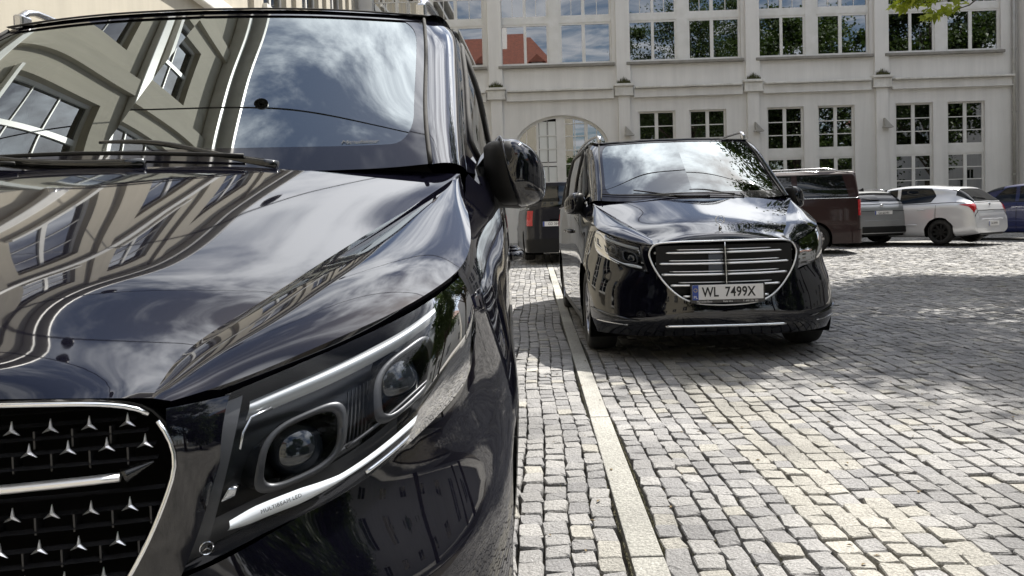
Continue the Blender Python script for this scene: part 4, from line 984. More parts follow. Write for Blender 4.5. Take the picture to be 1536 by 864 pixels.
        # rows of stars at the photographed pitch; each star stands on a slat
        rowz = [(.860, .487), (.833, .507), (.760, .492), (.720, .479), (.680, .464), (.640, .448), (.600, .420), (.560, .390), (.520, .350)]
        for z, xr in rowz:
            for sd in (1, -1):
                for k in range(12):
                    x = xr-k*.0420
                    if x < .012 or (x < .11 and .70 < z < .87) or (x < .28 and z < .56): continue
                    s_ = MB(); star(s_, (sd*x, gy(x, z)+.002, z), .0115, (0, -1, .12), (0, 0, 1), .0035, .22); s_.build('grille_star', M['star_metal'], gr)
                    xq = sd*(x+.021)
                    if x+.021 < width(z)-.01: MB().box(xq-.0012, xq+.0012, gy(x, z)+.012, gy(x, z)+.03, z-.026, z-.004).build('grille_rib', M['lamp_dark'], gr)
        for sd in (1, -1):                                             # the two chrome wings of the bar and their dark tips
            xs = np.linspace(.10, .486, 20); MB().tube([(sd*x, gy(x, .79)-.008, .790+.008*(x/.48)) for x in xs], [(.010, .0055)]*20, 8).build('chrome_bar', M['star_metal'], gr, True)
            xs = np.linspace(.487, .516, 8); MB().tube([(sd*x, gy(x, .79)-.004+.012*(x-.487)/.03, .797+(x-.487)*.5) for x in xs], [(.010, .010*(1-i/8.5)) for i in range(8)], 8).build('bar_tip', M['gloss_black'], gr, True)
        big = MB(); star(big, (0, gy(0, .785)-.02, .785), .085, (0, -1, .1), (0, 0, 1), .012, .16); big.build('star_emblem', M['chrome'], gr)
        MB().tube([(.098*math.cos(t), gy(0, .785)-.018-.0*math.sin(t), .785+.098*math.sin(t)) for t in np.linspace(0, 2*math.pi, 49)], .009, 8, False).build('emblem_ring', M['chrome'], gr, True)
    else:
        MB().tube([tuple(np.array(p)+np.array([0, -.008, 0])) for p in full+full[:1]], [(.008, .007)]*(len(full)+1), 8, False).build('chrome_frame', M['star_metal'], gr, True)
        for k, z in enumerate([.815, .735, .655, .575, .495]):
            w_ = width(z)-.022
            for sd in (1, -1):
                x0 = .012
                xs = np.linspace(x0, w_, 18)
                MB().tube([(sd*x, gy(x, z)+.004, z+.004*(x/.5)**2) for x in xs], [(.014, .0085)]*15+[(.014, .0095), (.014, .011), (.012, .010)], 8).build('chrome_slat', M['star_metal'], gr, True)
                xs = np.linspace(x0, w_-.06, 12); MB().tube([(sd*x, gy(x, z)+.016, z+.022+.004*(x/.5)**2) for x in xs], [(.010, .004)]*12, 6).build('thin_slat', M['star_metal'], gr, True)
        MB().tube([(0, gy(0, z)-.008, z) for z in np.linspace(.505, .89, 12)], [(.0075, .005)]*12, 8).build('centre_bar', M['chrome'], gr, True)
        MB().box(-.115, -.012, .052, .06, .66, .80).build('radar_cover', mat('radar_grey', (.10, .12, .16), .25), gr)
        MB().box(-.50, .50, .060, .066, .45, .87).build('radiator', M['plastic'], gr)
        # plate with its holder
        hp = MB().box(-.272, .272, -.034, -.012, .448, .588); ho = bevel(hp.build('plate_holder', M['gloss_black'], van), .004)
        pl = MB().box(-.258, .258, -.040, -.033, .474, .582); p_ = bevel(pl.build('number_plate', M['plate'], ho), .003)
        MB().box(-.2575, -.214, -.0425, -.0395, .4745, .5815).build('country_band', M['plateblue'], ho)
        text('country_letters', 'PL', .030, M['plate'], ho, (-.236, -.0432, .493), (math.pi/2, 0, 0), .0003)
        for k in range(12):
            pass
        rg = MB()
        for k in range(12):
            t = math.pi/6*k; rg.box(-.236+.012*math.cos(t)-.002, -.236+.012*math.cos(t)+.002, -.0435, -.042, .545+.012*math.sin(t)-.002, .545+.012*math.sin(t)+.002)
        rg.build('star_circle', mat('plate_gold', (.8, .6, .08), .5), ho)
        text('plate_letters', 'WL', .098, M['ink'], ho, (-.128, -.0412, .527), (math.pi/2, 0, 0), .0008, 1.0, 0, .80, .0016)
        text('plate_letters', '7499X', .098, M['ink'], ho, (.088, -.0412, .527), (math.pi/2, 0, 0), .0008, 1.05, 0, .80, .0016)
        text('holder_lettering', 'Mercedes-Benz', .018, M['plate'], ho, (-.17, -.0352, .4605), (math.pi/2, 0, 0), .0003)
        text('holder_lettering', 'Auto Idea', .018, M['plate'], ho, (.0, -.0352, .4605), (math.pi/2, 0, 0), .0003)
        text('holder_lettering', 'T. 600 206 205', .018, M['plate'], ho, (.165, -.0352, .4605), (math.pi/2, 0, 0), .0003)
        # standing star on the bonnet
        sm = MB(); star(sm, (0, .155, 1.052), .030, (0, -1, .1), (0, 0, 1), .004, .16); e_ = sm.build('bonnet_star', M['chrome'], van)
        MB().tube([(.032*math.cos(t), .155, 1.052+.032*math.sin(t)) for t in np.linspace(0, 2*math.pi, 33)], .0032, 6, False).build('star_ring', M['chrome'], e_, True)
        MB().tube([(0, .155, .98), (0, .155, 1.022)], [.014, .004], 8).build('star_stem', M['chrome'], e_, True)
    # bumper: lower chrome strip, lip
    xs = np.linspace(-.45, .45, 30); MB().tube([tuple(W.ev(*W.uv((abs(x), 0, .277), hi=3))[0]*np.array([math.copysign(1, x), 1, 1])+np.array([0, -.006, 0])) for x in xs], [(.008, .010)]*30, 8).build('chrome_strip', M['chrome'], van, True)
    for sd in (1, -1):
        us = np.linspace(3.2, 5.3, 20); q = W.ev(us, np.full(20, .285)+np.linspace(0, .02, 20)); nq = W.nrm(us, np.full(20, .285)); nq *= np.sign(nq[:, :1])
        MB().tube([(sd*p[0], p[1], p[2]) for p in q+nq*.003], .006, 6).build('side_strip', M['satin'], van, True)
    # air scoop creases in the bumper corner
    for sd in (1, -1):
        us = np.linspace(2.6, 5.6, 24); zz = np.linspace(.325, .40, 24); q = W.ev(us, zz); nq = W.nrm(us, zz); nq *= np.sign(nq[:, :1]); lo = q+nq*.004
        zz2 = zz-.032*np.sin(np.linspace(0, math.pi, 24)); q2 = W.ev(us, zz2); q2 = q2+nq*.004
        zz3 = zz-.014*np.sin(np.linspace(0, math.pi, 24)); q3 = W.ev(us, zz3)+nq*.016
        grid('bumper_blade', np.stack([spl([lo[i], q3[i], q2[i]], 7) for i in range(24)], 1), M['gloss_black'], van, False, True, sd)
    ls = np.linspace(0, 6.2, 40); q = W.ev(ls, np.full(40, .2)); q2 = q+np.array([0, .10, -.012]); grid('bumper_lip', np.stack([q, q2]), M['plastic'], van, True, True)
    return van

van_near = make_van('black_van', 'black van filling the left foreground, with rows of small chrome stars in its grille', (-.968, .917), -.006, 'star')
van_second = make_van('black_van', 'black van with number plate WL 7499X and a chrome slatted grille', (1.559, 6.029), .003, 'slats')
# ------------------------------------------------------------------ parked cars along the building
class Tens:
    """body surface: control net (stations, rows, 3), cubic in both directions"""
    def __init__(s, net):
        s.n = np.array(net, float); s.bu = card(np.arange(s.n.shape[0])); s.bv = card(np.arange(s.n.shape[1]))
    def ev(s, u, v): return np.einsum('ns,nr,src->nc', s.bu(u), s.bv(v), s.n)
    def nrm(s, u, v, e=2e-3):
        n = np.cross(s.ev(u+e, v)-s.ev(u-e, v), s.ev(u, v+e)-s.ev(u, v-e)); return n/np.maximum(np.linalg.norm(n, axis=1, keepdims=True), 1e-9)
    def panel(s, name, loop, holes, m, parent, hu=(.12, .15), side=0, off=0.):
        V, F = trim2d(loop, holes, hu); P = s.ev(V[:, 0], V[:, 1]); n = s.nrm(V[:, 0], V[:, 1]); c = s.n.reshape(-1, 3).mean(0); c[0] = 0
        if ((P-c)*n).sum() < 0: n = -n
        P = P+n*off; f0 = F[len(F)//2]; fn = np.cross(P[f0[1]]-P[f0[0]], P[f0[2]]-P[f0[0]])
        if fn@n[f0[0]] < 0: F = [f[::-1] for f in F]
        mir = np.array([-1, 1, 1])
        if side > 0: return mesh(name, P, F, m, parent, normals=n)
        if side < 0: return mesh(name, P*mir, [f[::-1] for f in F], m, parent, normals=n*mir)
        k = len(P); return mesh(name, np.vstack([P, P*mir]), F+[tuple(i+k for i in f[::-1]) for f in F], m, parent, normals=np.vstack([n, n*mir]))
    def grid(s, name, u0, u1, v0, v1, nu, nv, m, parent, side=0, off=.004):
        uu, vv = np.meshgrid(np.linspace(u0, u1, nu), np.linspace(v0, v1, nv)); P = s.ev(uu.ravel(), vv.ravel()); n = s.nrm(uu.ravel(), vv.ravel()); c = s.n.reshape(-1, 3).mean(0); c[0] = 0
        if ((P-c)*n).sum() < 0: n = -n
        P = (P+n*off).reshape(nv, nu, 3); return grid(name, P, m, parent, side == 0, False, side)
    def find(s, y, z, vlo=0., vhi=None, ulo=0., uhi=None):
        vhi = s.n.shape[1]-1 if vhi is None else vhi; uhi = s.n.shape[0]-1 if uhi is None else uhi
        uu, vv = np.meshgrid(np.linspace(ulo, uhi, 161), np.linspace(vlo, vhi, 121)); P = s.ev(uu.ravel(), vv.ravel()); k = np.argmin((P[:, 1]-y)**2+(P[:, 2]-z)**2); return (uu.ravel()[k], vv.ravel()[k])
def paint(name, c, metal=0., rough=.3, coat=1.):
    return mat(name, c, rough, metal=metal, coat=coat, coat_rough=.03, ior=1.5, spec=.3)
def simple_wheel(parent, side, x, y, r, w, rim='alloy'):
    t = MB().lathe([(r*.66, -w/2), (r*.93, -w/2), (r, -w*.3), (r, w*.3), (r*.93, w/2), (r*.66, w/2)], 28, 'x', closed=True)
    t.v = [(p[0]+side*(x-w/2), p[1]+y, p[2]+r) for p in t.v]; ty = t.build('tyre', M['rubber'], parent, True)
    q = MB().lathe([(r*.68, side*w*.42), (r*.62, side*w*.30), (r*.60, -side*w*.2)], 28, 'x'); q.lathe([(r*.2, side*w*.30), (.001, side*w*.34)], 14, 'x')
    for k in range(9):
        a = 2*math.pi*k/9; q.prism([(side*w*.3, math.cos(a-.5)*r*.15, math.sin(a-.5)*r*.15), (side*w*.3, math.cos(a+.5)*r*.15, math.sin(a+.5)*r*.15), (side*w*.36, math.cos(a+.12)*r*.66, math.sin(a+.12)*r*.66), (side*w*.36, math.cos(a-.12)*r*.66, math.sin(a-.12)*r*.66)], (-side*.02, 0, 0))
    q.lathe([(r*.64, -side*w*.1), (.001, -side*w*.1)], 20, 'x')
    q.v = [(p[0]+side*(x-w/2), p[1]+y, p[2]+r) for p in q.v]; q.build('rim', M[rim], ty)
def car(name, label, loc, rz, col_m, kind='hatch', rim='alloy', lampm='red_lamp', plate='KR 5M821', L=4.28, H=1.50, Wd=.90):
    """nose at y=0, tail at y=L; cross-sections lofted along the length"""
    C = empty(name, (loc[0], loc[1], gz(loc[1])), rz, label, 'car', 'cars parked along the building')
    est = kind == 'estate'; rail = 1.0
    # station: y, half width, bottom z, hip z, shoulder z, shoulder width, roof edge width, roof z
    if kind == 'hatch':
        st = [(0.00, .55, .30, .50, .62, .50, .30, .66), (.12, .74, .22, .52, .70, .66, .45, .74), (.55, .86, .20, .55, .84, .76, .55, .90), (1.05, .89, .20, .58, .93, .82, .62, 1.03),
              (1.55, .90, .20, .60, .97, .84, .62, 1.32), (2.05, .905, .20, .60, .98, .85, .64, 1.46), (2.60, .905, .20, .60, .985, .85, .635, H), (3.15, .905, .20, .60, .995, .85, .61, 1.465),
              (3.68, .90, .21, .60, 1.01, .84, .57, 1.385), (3.97, .885, .24, .58, 1.00, .81, .57, 1.21), (4.15, .86, .27, .56, .965, .78, .60, 1.05), (4.215, .845, .28, .52, .84, .77, .62, .92), (4.26, .825, .29, .48, .67, .76, .62, .76), (L, .79, .30, .44, .55, .74, .60, .62)]
    else:
        st = [(0.00, .58, .30, .50, .60, .52, .30, .63), (.14, .76, .22, .52, .68, .68, .45, .73), (.60, .88, .20, .55, .80, .78, .55, .87), (1.20, .90, .20, .58, .90, .83, .62, .98),
              (1.75, .91, .20, .60, .94, .85, .62, 1.22), (2.30, .915, .20, .60, .955, .86, .64, 1.41), (3.00, .915, .20, .60, .965, .86, .64, H-.03), (3.70, .915, .20, .60, .98, .86, .62, H-.06),
              (4.15, .91, .21, .60, .99, .85, .59, H-.12), (4.42, .895, .24, .58, .99, .83, .57, 1.22), (4.58, .88, .27, .56, .975, .81, .60, 1.05), (4.65, .865, .28, .52, .86, .80, .62, .94), (4.70, .845, .29, .48, .68, .78, .62, .78), (L, .81, .30, .44, .55, .76, .60, .62)]
    net = []
    for y, w, zb, zh, zs, ws, wr, zr in st:
        gh = zr-zs
        net.append([(w*.80, y, zb-.02), (w*.975, y, zb+.06), (w, y, zh), (w*.985, y, zh*.35+zs*.65), (ws, y, zs), (ws+(wr-ws)*.55, y, zs+gh*.50), (wr+.03, y, zs+gh*.88), (wr*.62, y, zr-.008), (0, y, zr)])
    T = Tens(net); n = len(st)-1
    def au(y): return float(np.interp(y, [q[0] for q in st], range(n+1)))
    # wheel arches are cut from the skin
    wy = (.82, 3.42) if kind == 'hatch' else (.86, 3.68); r = .315; holes = []
    top = [(u, 8.) for u in np.linspace(0, n, 30)]
    loop = []; 
    def arch(yc):
        o = []
        for t in np.linspace(math.pi, 0, 15):
            o.append(T.find(yc+(r+.045)*math.cos(t), max(.0, .31+(r+.045)*math.sin(t)), 0, 3))
        return o
    lo = [(0., 0.)]+[(T.find(wy[0]-r-.045, .2, 0, 1)[0], 0.)]+arch(wy[0])[1:-1]+[(T.find(wy[0]+r+.045, .2, 0, 1)[0], 0.), (T.find(wy[1]-r-.045, .2, 0, 1)[0], 0.)]+arch(wy[1])[1:-1]+[(T.find(wy[1]+r+.045, .2, 0, 1)[0], 0.), (float(n), 0.)]
    # side windows
    if kind == 'hatch': wins = [[(1.66, 1.02), (2.28, 1.02), (2.28, 1.40), (2.05, 1.385)], [(2.36, 1.02), (3.20, 1.05), (3.30, 1.20), (3.12, 1.395), (2.36, 1.41)]]
    else: wins = [[(1.86, 1.0), (2.55, 1.0), (2.55, 1.35), (2.28, 1.33)], [(2.62, 1.0), (3.30, 1.0), (3.30, 1.36), (2.62, 1.36)], [(3.37, 1.01), (4.0, 1.05), (3.9, 1.27), (3.37, 1.35)]]
    W_ = [[T.find(y, z, 4, 6.6) for y, z in w] for w in wins]
    body = T.panel('body', lo+[(float(n), 8.), (0., 8.)], [], col_m, C, (.22, .16))
    for sd in (1, -1):
        for w in W_: T.panel('side_window', w, [], M['sideglass_car'], C, (.2, .15), sd, .004)
    vv = np.linspace(0, 8, 30)
    for uu_, dy, nm in ((n, .012, 'rear_bumper'), (0, -.012, 'nose')):
        a_ = T.ev(np.full(30, float(uu_)), vv); b_ = a_.copy(); b_[:, 0] = 0; b_[:, 1] += dy
        grid(nm, loft([a_, (a_+b_)/2+np.array([0, dy*.6, 0]), b_], 30, 8), col_m, C, True, False)
    T.grid('windscreen', 3.25, 4.85 if kind == 'hatch' else 4.9, 5.6, 8, 16, 20, M['sideglass_car'], C, 0, .004)
    if kind == 'hatch': rwu = (8.15, 9.95)
    else: rwu = (8.3, 9.7)
    T.grid('rear_window', rwu[0], rwu[1], 5.05, 8, 16, 24, M['sideglass_car'], C, 0, .005)
    sp = T.grid('roof_spoiler', rwu[0]-.30, rwu[0]+.04, 5.9, 8, 6, 20, col_m, C, 0, .022)
    # rear lamps, bumper, plate
    for sd in (1, -1):
        if kind == 'hatch': T.panel('tail_lamp', [(8.55, 3.7), (9.5, 3.45), (10.2, 3.15), (11.1, 3.3), (11.1, 4.7), (10.4, 5.0), (9.6, 3.95)], [], M[lampm], C, (.2, .2), sd, .008)
        else: T.panel('tail_lamp', [(9.2, 3.55), (10.2, 3.2), (11.2, 3.2), (11.2, 5.6), (10.5, 5.6), (9.9, 4.0)], [], M[lampm], C, (.2, .2), sd, .008)
        T.panel('headlamp', [(.7, 3.2), (1.9, 3.5), (2.2, 4.1), (1.0, 4.1)], [], M['lens_car'], C, (.2, .2), sd, .006)
        m_ = MB().tube([(sd*.86, 1.50, .98), (sd*.98, 1.48, 1.0), (sd*1.04, 1.49, 1.01)], [(.03, .03), (.09, .065), (.06, .045)], 10); m_.build('mirror', col_m, C, True)
        for yh in ((2.12, 2.98) if kind == 'hatch' else (2.4, 3.2)):
            q = T.ev(*[np.array([k]) for k in T.find(yh, .86, 2, 4)])[0]; MB().tube([(sd*(q[0]-.0), yh-.09, .86), (sd*(q[0]+.025), yh-.06, .865), (sd*(q[0]+.025), yh+.06, .87), (sd*q[0], yh+.09, .87)], .013, 6).build('handle', col_m, C, True)
        us = np.linspace(3, 9.2, 24); q = T.ev(us, np.full(24, 4.12)); MB().tube([(sd*p[0], p[1], p[2]) for p in q+np.array([.004, 0, 0])], .007, 5).build('window_line', M['plastic'], C)
        q = T.ev(np.linspace(3.3, 6.5, 16), np.full(16, 1.7)); MB().tube([(sd*(p[0]+.004), p[1], p[2]) for p in q], [(.006, .022)]*16, 6).build('rub_strip', col_m, C, True)
        for k, y in enumerate(wy): simple_wheel(C, sd, .875, y, r-.005, .20, rim)
        for y in wy:
            hb = MB(); pts = [(y+(r+.05)*math.cos(t), .31+(r+.05)*math.sin(t)) for t in np.linspace(-.2, math.pi+.2, 16)]
            hb.add([(sd*.62, a, b) for a, b in pts]+[(sd*.885, a, b) for a, b in pts], [(i, i+1, 17+i, 16+i) for i in range(15)]+[tuple(range(16))]); hb.build('wheel_housing', M['void'], C)
    cb = MB().box(-.62, .62, .4, L-.45, .18, .95); cb.box(-.5, .5, 1.9, 3.6, .95, 1.05); cb.build('floor_pan', M['void'], C)
    for sd in (1, -1):
        for y in (2.35, 3.15 if kind == 'hatch' else 3.3):
            s_ = MB().box(sd*.36-.2, sd*.36+.2, y, y+.13, .8, 1.16); s_.box(sd*.36-.11, sd*.36+.11, y+.04, y+.12, 1.16, 1.32); bevel(s_.build('seat', M['seat'], C), .03)
    zc = .60 if kind == 'hatch' else .72; yb = L-.005
    q = T.ev(*[np.array([k]) for k in T.find(L, zc, 1, 8, n-2, n)])[0]
    pl = MB().box(-.26, .26, 0, .012, -.055, .055); po = pl.build('number_plate', M['plate'], C); po.location = (0, L+.024 if kind == 'hatch' else L-.030, .50 if kind == 'hatch' else zc+.08); 
    text('plate_letters', plate, .085, M['ink'], po, (0, .0135, 0), (math.pi/2, 0, math.pi), .0005, 1, 0, .85)
    MB().box(-.24, -.215, .0125, .0135, -.05, .05).build('country_band', M['plateblue'], po) if False else MB().box(.225, .258, .0115, .0130, -.054, .054).build('country_band', M['plateblue'], po)
    wp = MB().tube([tuple(T.ev([9.55], [8.])[0]+np.array([0, .02, .0])), tuple(T.ev([9.3], [6.6])[0]+np.array([0, .02, .015]))], .010, 6); wp.build('rear_wiper', M['plastic'], C, True)
    for vz, nm in ((11.55, 'bumper_seam'), (10.15, 'tailgate_seam')):
        q = T.ev(np.full(20, vz), np.linspace(3.2 if vz > 11 else 5.2, 8, 20))+np.array([0, .004, 0]); full_ = [(-p[0], p[1], p[2]) for p in q]+[tuple(p) for p in q[::-1][1:]]
        MB().tube(full_, .006, 5).build(nm, M['void'], C)
    for sd in (1, -1):
        for yd in ((1.36, 2.32, 3.32) if kind == 'hatch' else (1.5, 2.58, 3.45)):
            q = [T.ev(*[np.array([k]) for k in T.find(yd+(.0 if z_ > .55 or yd < 3 else -.12), z_, .5, 4)])[0] for z_ in np.linspace(.28, .97, 8)]; MB().tube([(sd*(p[0]+.002), p[1], p[2]) for p in q], .005, 5).build('door_seam', M['void'], C)
        q = T.ev(np.full(14, 10.3), np.linspace(3.6, 4.9, 14)); 
    em = MB().lathe([(.045, 0), (.036, .012), (.001, .014)], 16, 'y', (0, T.ev([10.6], [8.])[0][1]+.002, T.ev([10.6], [8.])[0][2])); em.build('tailgate_badge', M['chrome'], C)
    dif = MB(); dif.box(-.60, .60, L-.14, L-.015, .22, .30); bevel(dif.build('rear_valance', M['plastic'], C), .03)
    if est:
        rb = MB().box(-.66, .66, L-.04, L+.03, .30, .47); bevel(rb.build('bumper_insert', M['plastic'], C), .03)
        MB().tube([(.62, 2.2, H-.06), (.625, 2.6, H-.0), (.61, 3.8, H-.04), (.60, 4.0, H-.10)], .014, 6).build('roof_rail', M['satin'], C, True)
        MB().tube([(-.62, 2.2, H-.06), (-.625, 2.6, H-.0), (-.61, 3.8, H-.04), (-.60, 4.0, H-.10)], .014, 6).build('roof_rail', M['satin'], C, True)
        for sd in (1, -1): T.panel('bumper_trim', [(9.9, 1.2), (11.2, 1.1), (11.9, 1.3), (11.9, 2.0), (10.8, 1.9)], [], M['plastic'], C, (.2, .2), sd, .008)
        fin = MB().prism([(-.01, 3.75, H-.06), (-.01, 3.95, H-.09), (-.01, 3.93, H+.0)], (.02, 0, 0)); fin.build('antenna', M['plastic'], C)
    return C
M['sideglass_car'] = glassmat('car_glass', (.05, .053, .055), 1.42)
M['lens_car'] = mat('car_lamp', (.5, .5, .52), .1, coat=1)
M['silver'] = paint('silver_paint', (.68, .69, .71), .25, .28); M['grey'] = paint('grey_paint', (.26, .265, .27), .4, .3)
M['blue'] = paint('dark_blue_paint', (.0045, .009, .06), 0, .4, coat=.4); M['maroon'] = paint('maroon_paint', (.024, .0085, .008), 0, .4, .4); M['darkvan'] = paint('dark_paint', (.006, .006, .011), 0, .4, .5)
def rear_van(name, label, loc, rz, col_m, plate, tall_lamp=True, px_=0., zs_=1.):
    V = empty(name, (loc[0], loc[1], gz(loc[1])), rz, label, 'van', 'vans parked along the building')
    for sd in (1, -1):
        lp = bz([(0.62, .62)]+ARCF[3:-2])+[W.ub(1.28, .22), W.ub(3.69, .22)]+bz(ARCR[1:-1])+[W.ub(4.47, .22), (16, .22), (16, 1.22), (8.0, 1.22), W.uv(SHUT[7], lo=5, hi=10), W.uv(SHUT[5], lo=5, hi=10)]
        W.panel('body_side', lp, [], col_m, V, (.16, .06), sd)
        def gub(b, z): return G.ub(b, z, 0)
        wins = [[gub(1.55, 1.245), gub(2.28, 1.245), gub(2.36, 1.765), gub(2.28, 1.765), gub(1.92, 1.6)], [gub(2.44, 1.245), gub(3.62, 1.245), gub(3.62, 1.765), gub(2.46, 1.765)], [gub(3.74, 1.245), gub(4.84, 1.245), gub(4.72, 1.765), gub(3.74, 1.765)]]
        G.panel('upper_frame', [(0., 1.222), (8, 1.222), (8, 1.83), (0., 1.83)], [], col_m, V, (.1, .05), sd)
        for w in wins: G.panel('side_window', w, [], M['dark_glass'], V, (.1, .05), sd, .005)
        us = np.linspace(1.2, 5.7, 20); q = G.ev(us, np.full(20, 1.235)); MB().tube([(sd*(p[0]+.008), p[1], p[2]) for p in q], .009, 5).build('window_trim', M['chrome'], V, True)
        G.panel('rear_window', [(6.55, 1.27), (8, 1.27), (8, 1.75), (6.62, 1.75)], [], M['dark_glass'], V, (.1, .05), sd, .006)
        W.panel('tail_lamp', [(13.35, .84), (14.12, .84), (14.12, 1.19), (13.35, 1.19)], [], M['red_lamp'], V, (.12, .05), sd, .012)
        W.panel('rear_bumper', [(12.7, .23), (16, .23), (16, .55), (12.7, .52)], [], M['plastic'] if tall_lamp else col_m, V, (.15, .05), sd, .02)
        for b in (.885, 4.085):
            simple_wheel(V, sd, .955, b, .335, .23)
            L = MB(); pts = circ(b, .383, 210, -30, 16)
            L.add([(sd*.55, x, z) for x, z in pts]+[(sd*.95, x, z) for x, z in pts], [tuple(range(16))]+[(i, i+1, 17+i, 16+i) for i in range(15)]); L.build('wheel_housing', M['void'], V)
        rr = spl([(.690, 1.97, 1.838), (.696, 2.15, 1.885), (.70, 3.5, 1.905), (.69, 4.62, 1.86), (.688, 4.66, 1.83)], 16); MB().tube([(sd*p[0], p[1], p[2]) for p in rr], .014, 6).build('roof_rail', M['satin'], V, True)
    rc = [[(0, b, z), (.4, b, z-.008), (.62, b, z-.02), (.72, b, z-.035)] for b, z in ((1.95, 1.84), (2.3, 1.852), (3.5, 1.866), (4.7, 1.862), (4.98, 1.83), (5.05, 1.79))]
    grid('roof', loft(rc, 16, 24), col_m, V, True, True)
    K_ = [[(0, .04, .55), (.5, .09, .55), (.8, .3, .55), (.93, .6, .60)], [(0, .04, .9), (.5, .14, .88), (.78, .36, .93), (.878, .6, 1.0)], [(0, 1., 1.24), (.5, 1.03, 1.24), (.75, 1.1, 1.21), (.86, 1.18, 1.2)], [(0, 1.87, 1.82), (.4, 1.9, 1.81), (.62, 1.95, 1.80), (.76, 2.1, 1.78)]]
    grid('front', loft(K_[:3], 16, 20), col_m, V, True, True); grid('windscreen', loft(K_[2:], 16, 10), M['dark_glass'], V, True, True)
    MB().box(-.8, .8, .5, 4.9, .2, 1.1).build('underbody_filler', M['void'], V)
    V.scale = (1, 1, zs_)
    yr = 5.135; po = MB().box(-.26, .26, 0, .012, -.055, .055).build('number_plate', M['plate'], V); po.location = (px_, yr+.004, .88)
    text('plate_letters', plate, .085, M['ink'], po, (0, .0135, 0), (math.pi/2, 0, math.pi), .0005, 1, 0, .85); MB().box(.225, .258, .0115, .0130, -.054, .054).build('country_band', M['plateblue'], po)
    tg = MB().box(-.45, .45, 0, .02, .0, .035); to = tg.build('tailgate_grip', M['gloss_black'], V); to.location = (0, yr, .95)
    em = MB().lathe([(.04, 0), (.032, .01), (.001, .012)], 16, 'y', (0, yr+.0, 1.08)); em.build('tailgate_badge', M['chrome'], V)
    MB().tube([(.05, yr+.01, 1.27), (-.3, yr-.01, 1.30)], .01, 6).build('rear_wiper', M['plastic'], V)
    return V
M['dark_glass'] = mat('dark_glass', (.006, .007, .008), .03, ior=1.7)
def park(rear_x, rear_y, L, th):
    """origin (nose) of a car whose tail centre is at rear_x, rear_y; th = heading of the nose, from +Y towards -X"""
    return (rear_x-math.sin(th)*L, rear_y+math.cos(th)*L), math.pi+th
def put(fn, rx, ry, dist, th, *a, **k):
    (x, y), rz = park(rx, ry, dist, th)
    return fn(a[0], a[1], (x, y), rz, *a[2:], **k)
put(rear_van, 1.28, 17.8, 5.13, math.radians(2), 'parked_van', 'dark van seen from behind in the gap between the two black vans', M['darkvan'], 'GD 364KJ', px_=.34, zs_=.93)
put(rear_van, 7.98, 19.3, 5.13, math.radians(80), 'parked_van', 'dark maroon van behind the number-plated van, its side to the viewer', M['maroon'], 'WE 8K201', tall_lamp=False)
put(car, 9.42, 20.9, 4.72, math.radians(15), 'parked_car', 'grey estate car between the maroon van and the silver hatchback', M['grey'], kind='estate', L=4.72, H=1.46, plate='GA 6614N', lampm='red_lamp')
put(car, 11.75, 20.2, 4.28, math.radians(36), 'parked_car', 'silver hatchback parked with its tail to the right, beside the blue car', M['silver'], plate='GA 839YM', rim='plastic')
put(car, 15.3, 21.0, 4.28, math.radians(40), 'parked_car', 'dark blue car cut by the right edge of the picture', M['blue'], plate='GD 7720S')
# ------------------------------------------------------------------ trees
M['bark'] = noisy(mat('bark', (.10, .08, .06), .9), (.05, .042, .034), 9, bump=.9, bscale=30)
def leafmat(name, c1, c2, tr=.35):
    m = bpy.data.materials.new(name); m.use_nodes = True; t = m.node_tree; t.nodes.clear(); L = t.links
    o = N(t, 'ShaderNodeOutputMaterial'); d = N(t, 'ShaderNodeBsdfPrincipled'); d.inputs['Roughness'].default_value = .45; tl = N(t, 'ShaderNodeBsdfTranslucent'); x = N(t, 'ShaderNodeMixShader'); x.inputs[0].default_value = tr
    g = N(t, 'ShaderNodeNewGeometry'); r = N(t, 'ShaderNodeValToRGB'); r.color_ramp.elements[0].color = (*c1, 1); r.color_ramp.elements[1].color = (*c2, 1)
    L.new(g.outputs['Random Per Island'], r.inputs[0]); L.new(r.outputs[0], d.inputs['Base Color']); 
    sc_ = N(t, 'ShaderNodeVectorMath', operation='MULTIPLY'); sc_.inputs[1].default_value = (1.5, 1.6, .7); L.new(r.outputs[0], sc_.inputs[0]); L.new(sc_.outputs[0], tl.inputs[0])
    L.new(d.outputs[0], x.inputs[1]); L.new(tl.outputs[0], x.inputs[2]); L.new(x.outputs[0], o.inputs[0]); return m
M['leaf'] = leafmat('leaf_green', (.026, .048, .016), (.062, .09, .028)); M['leaf_lit'] = leafmat('leaf_sunlit', (.20, .24, .035), (.34, .37, .06), .5)  # twig leaves: sunlight through them is painted in as a brighter yellow-green
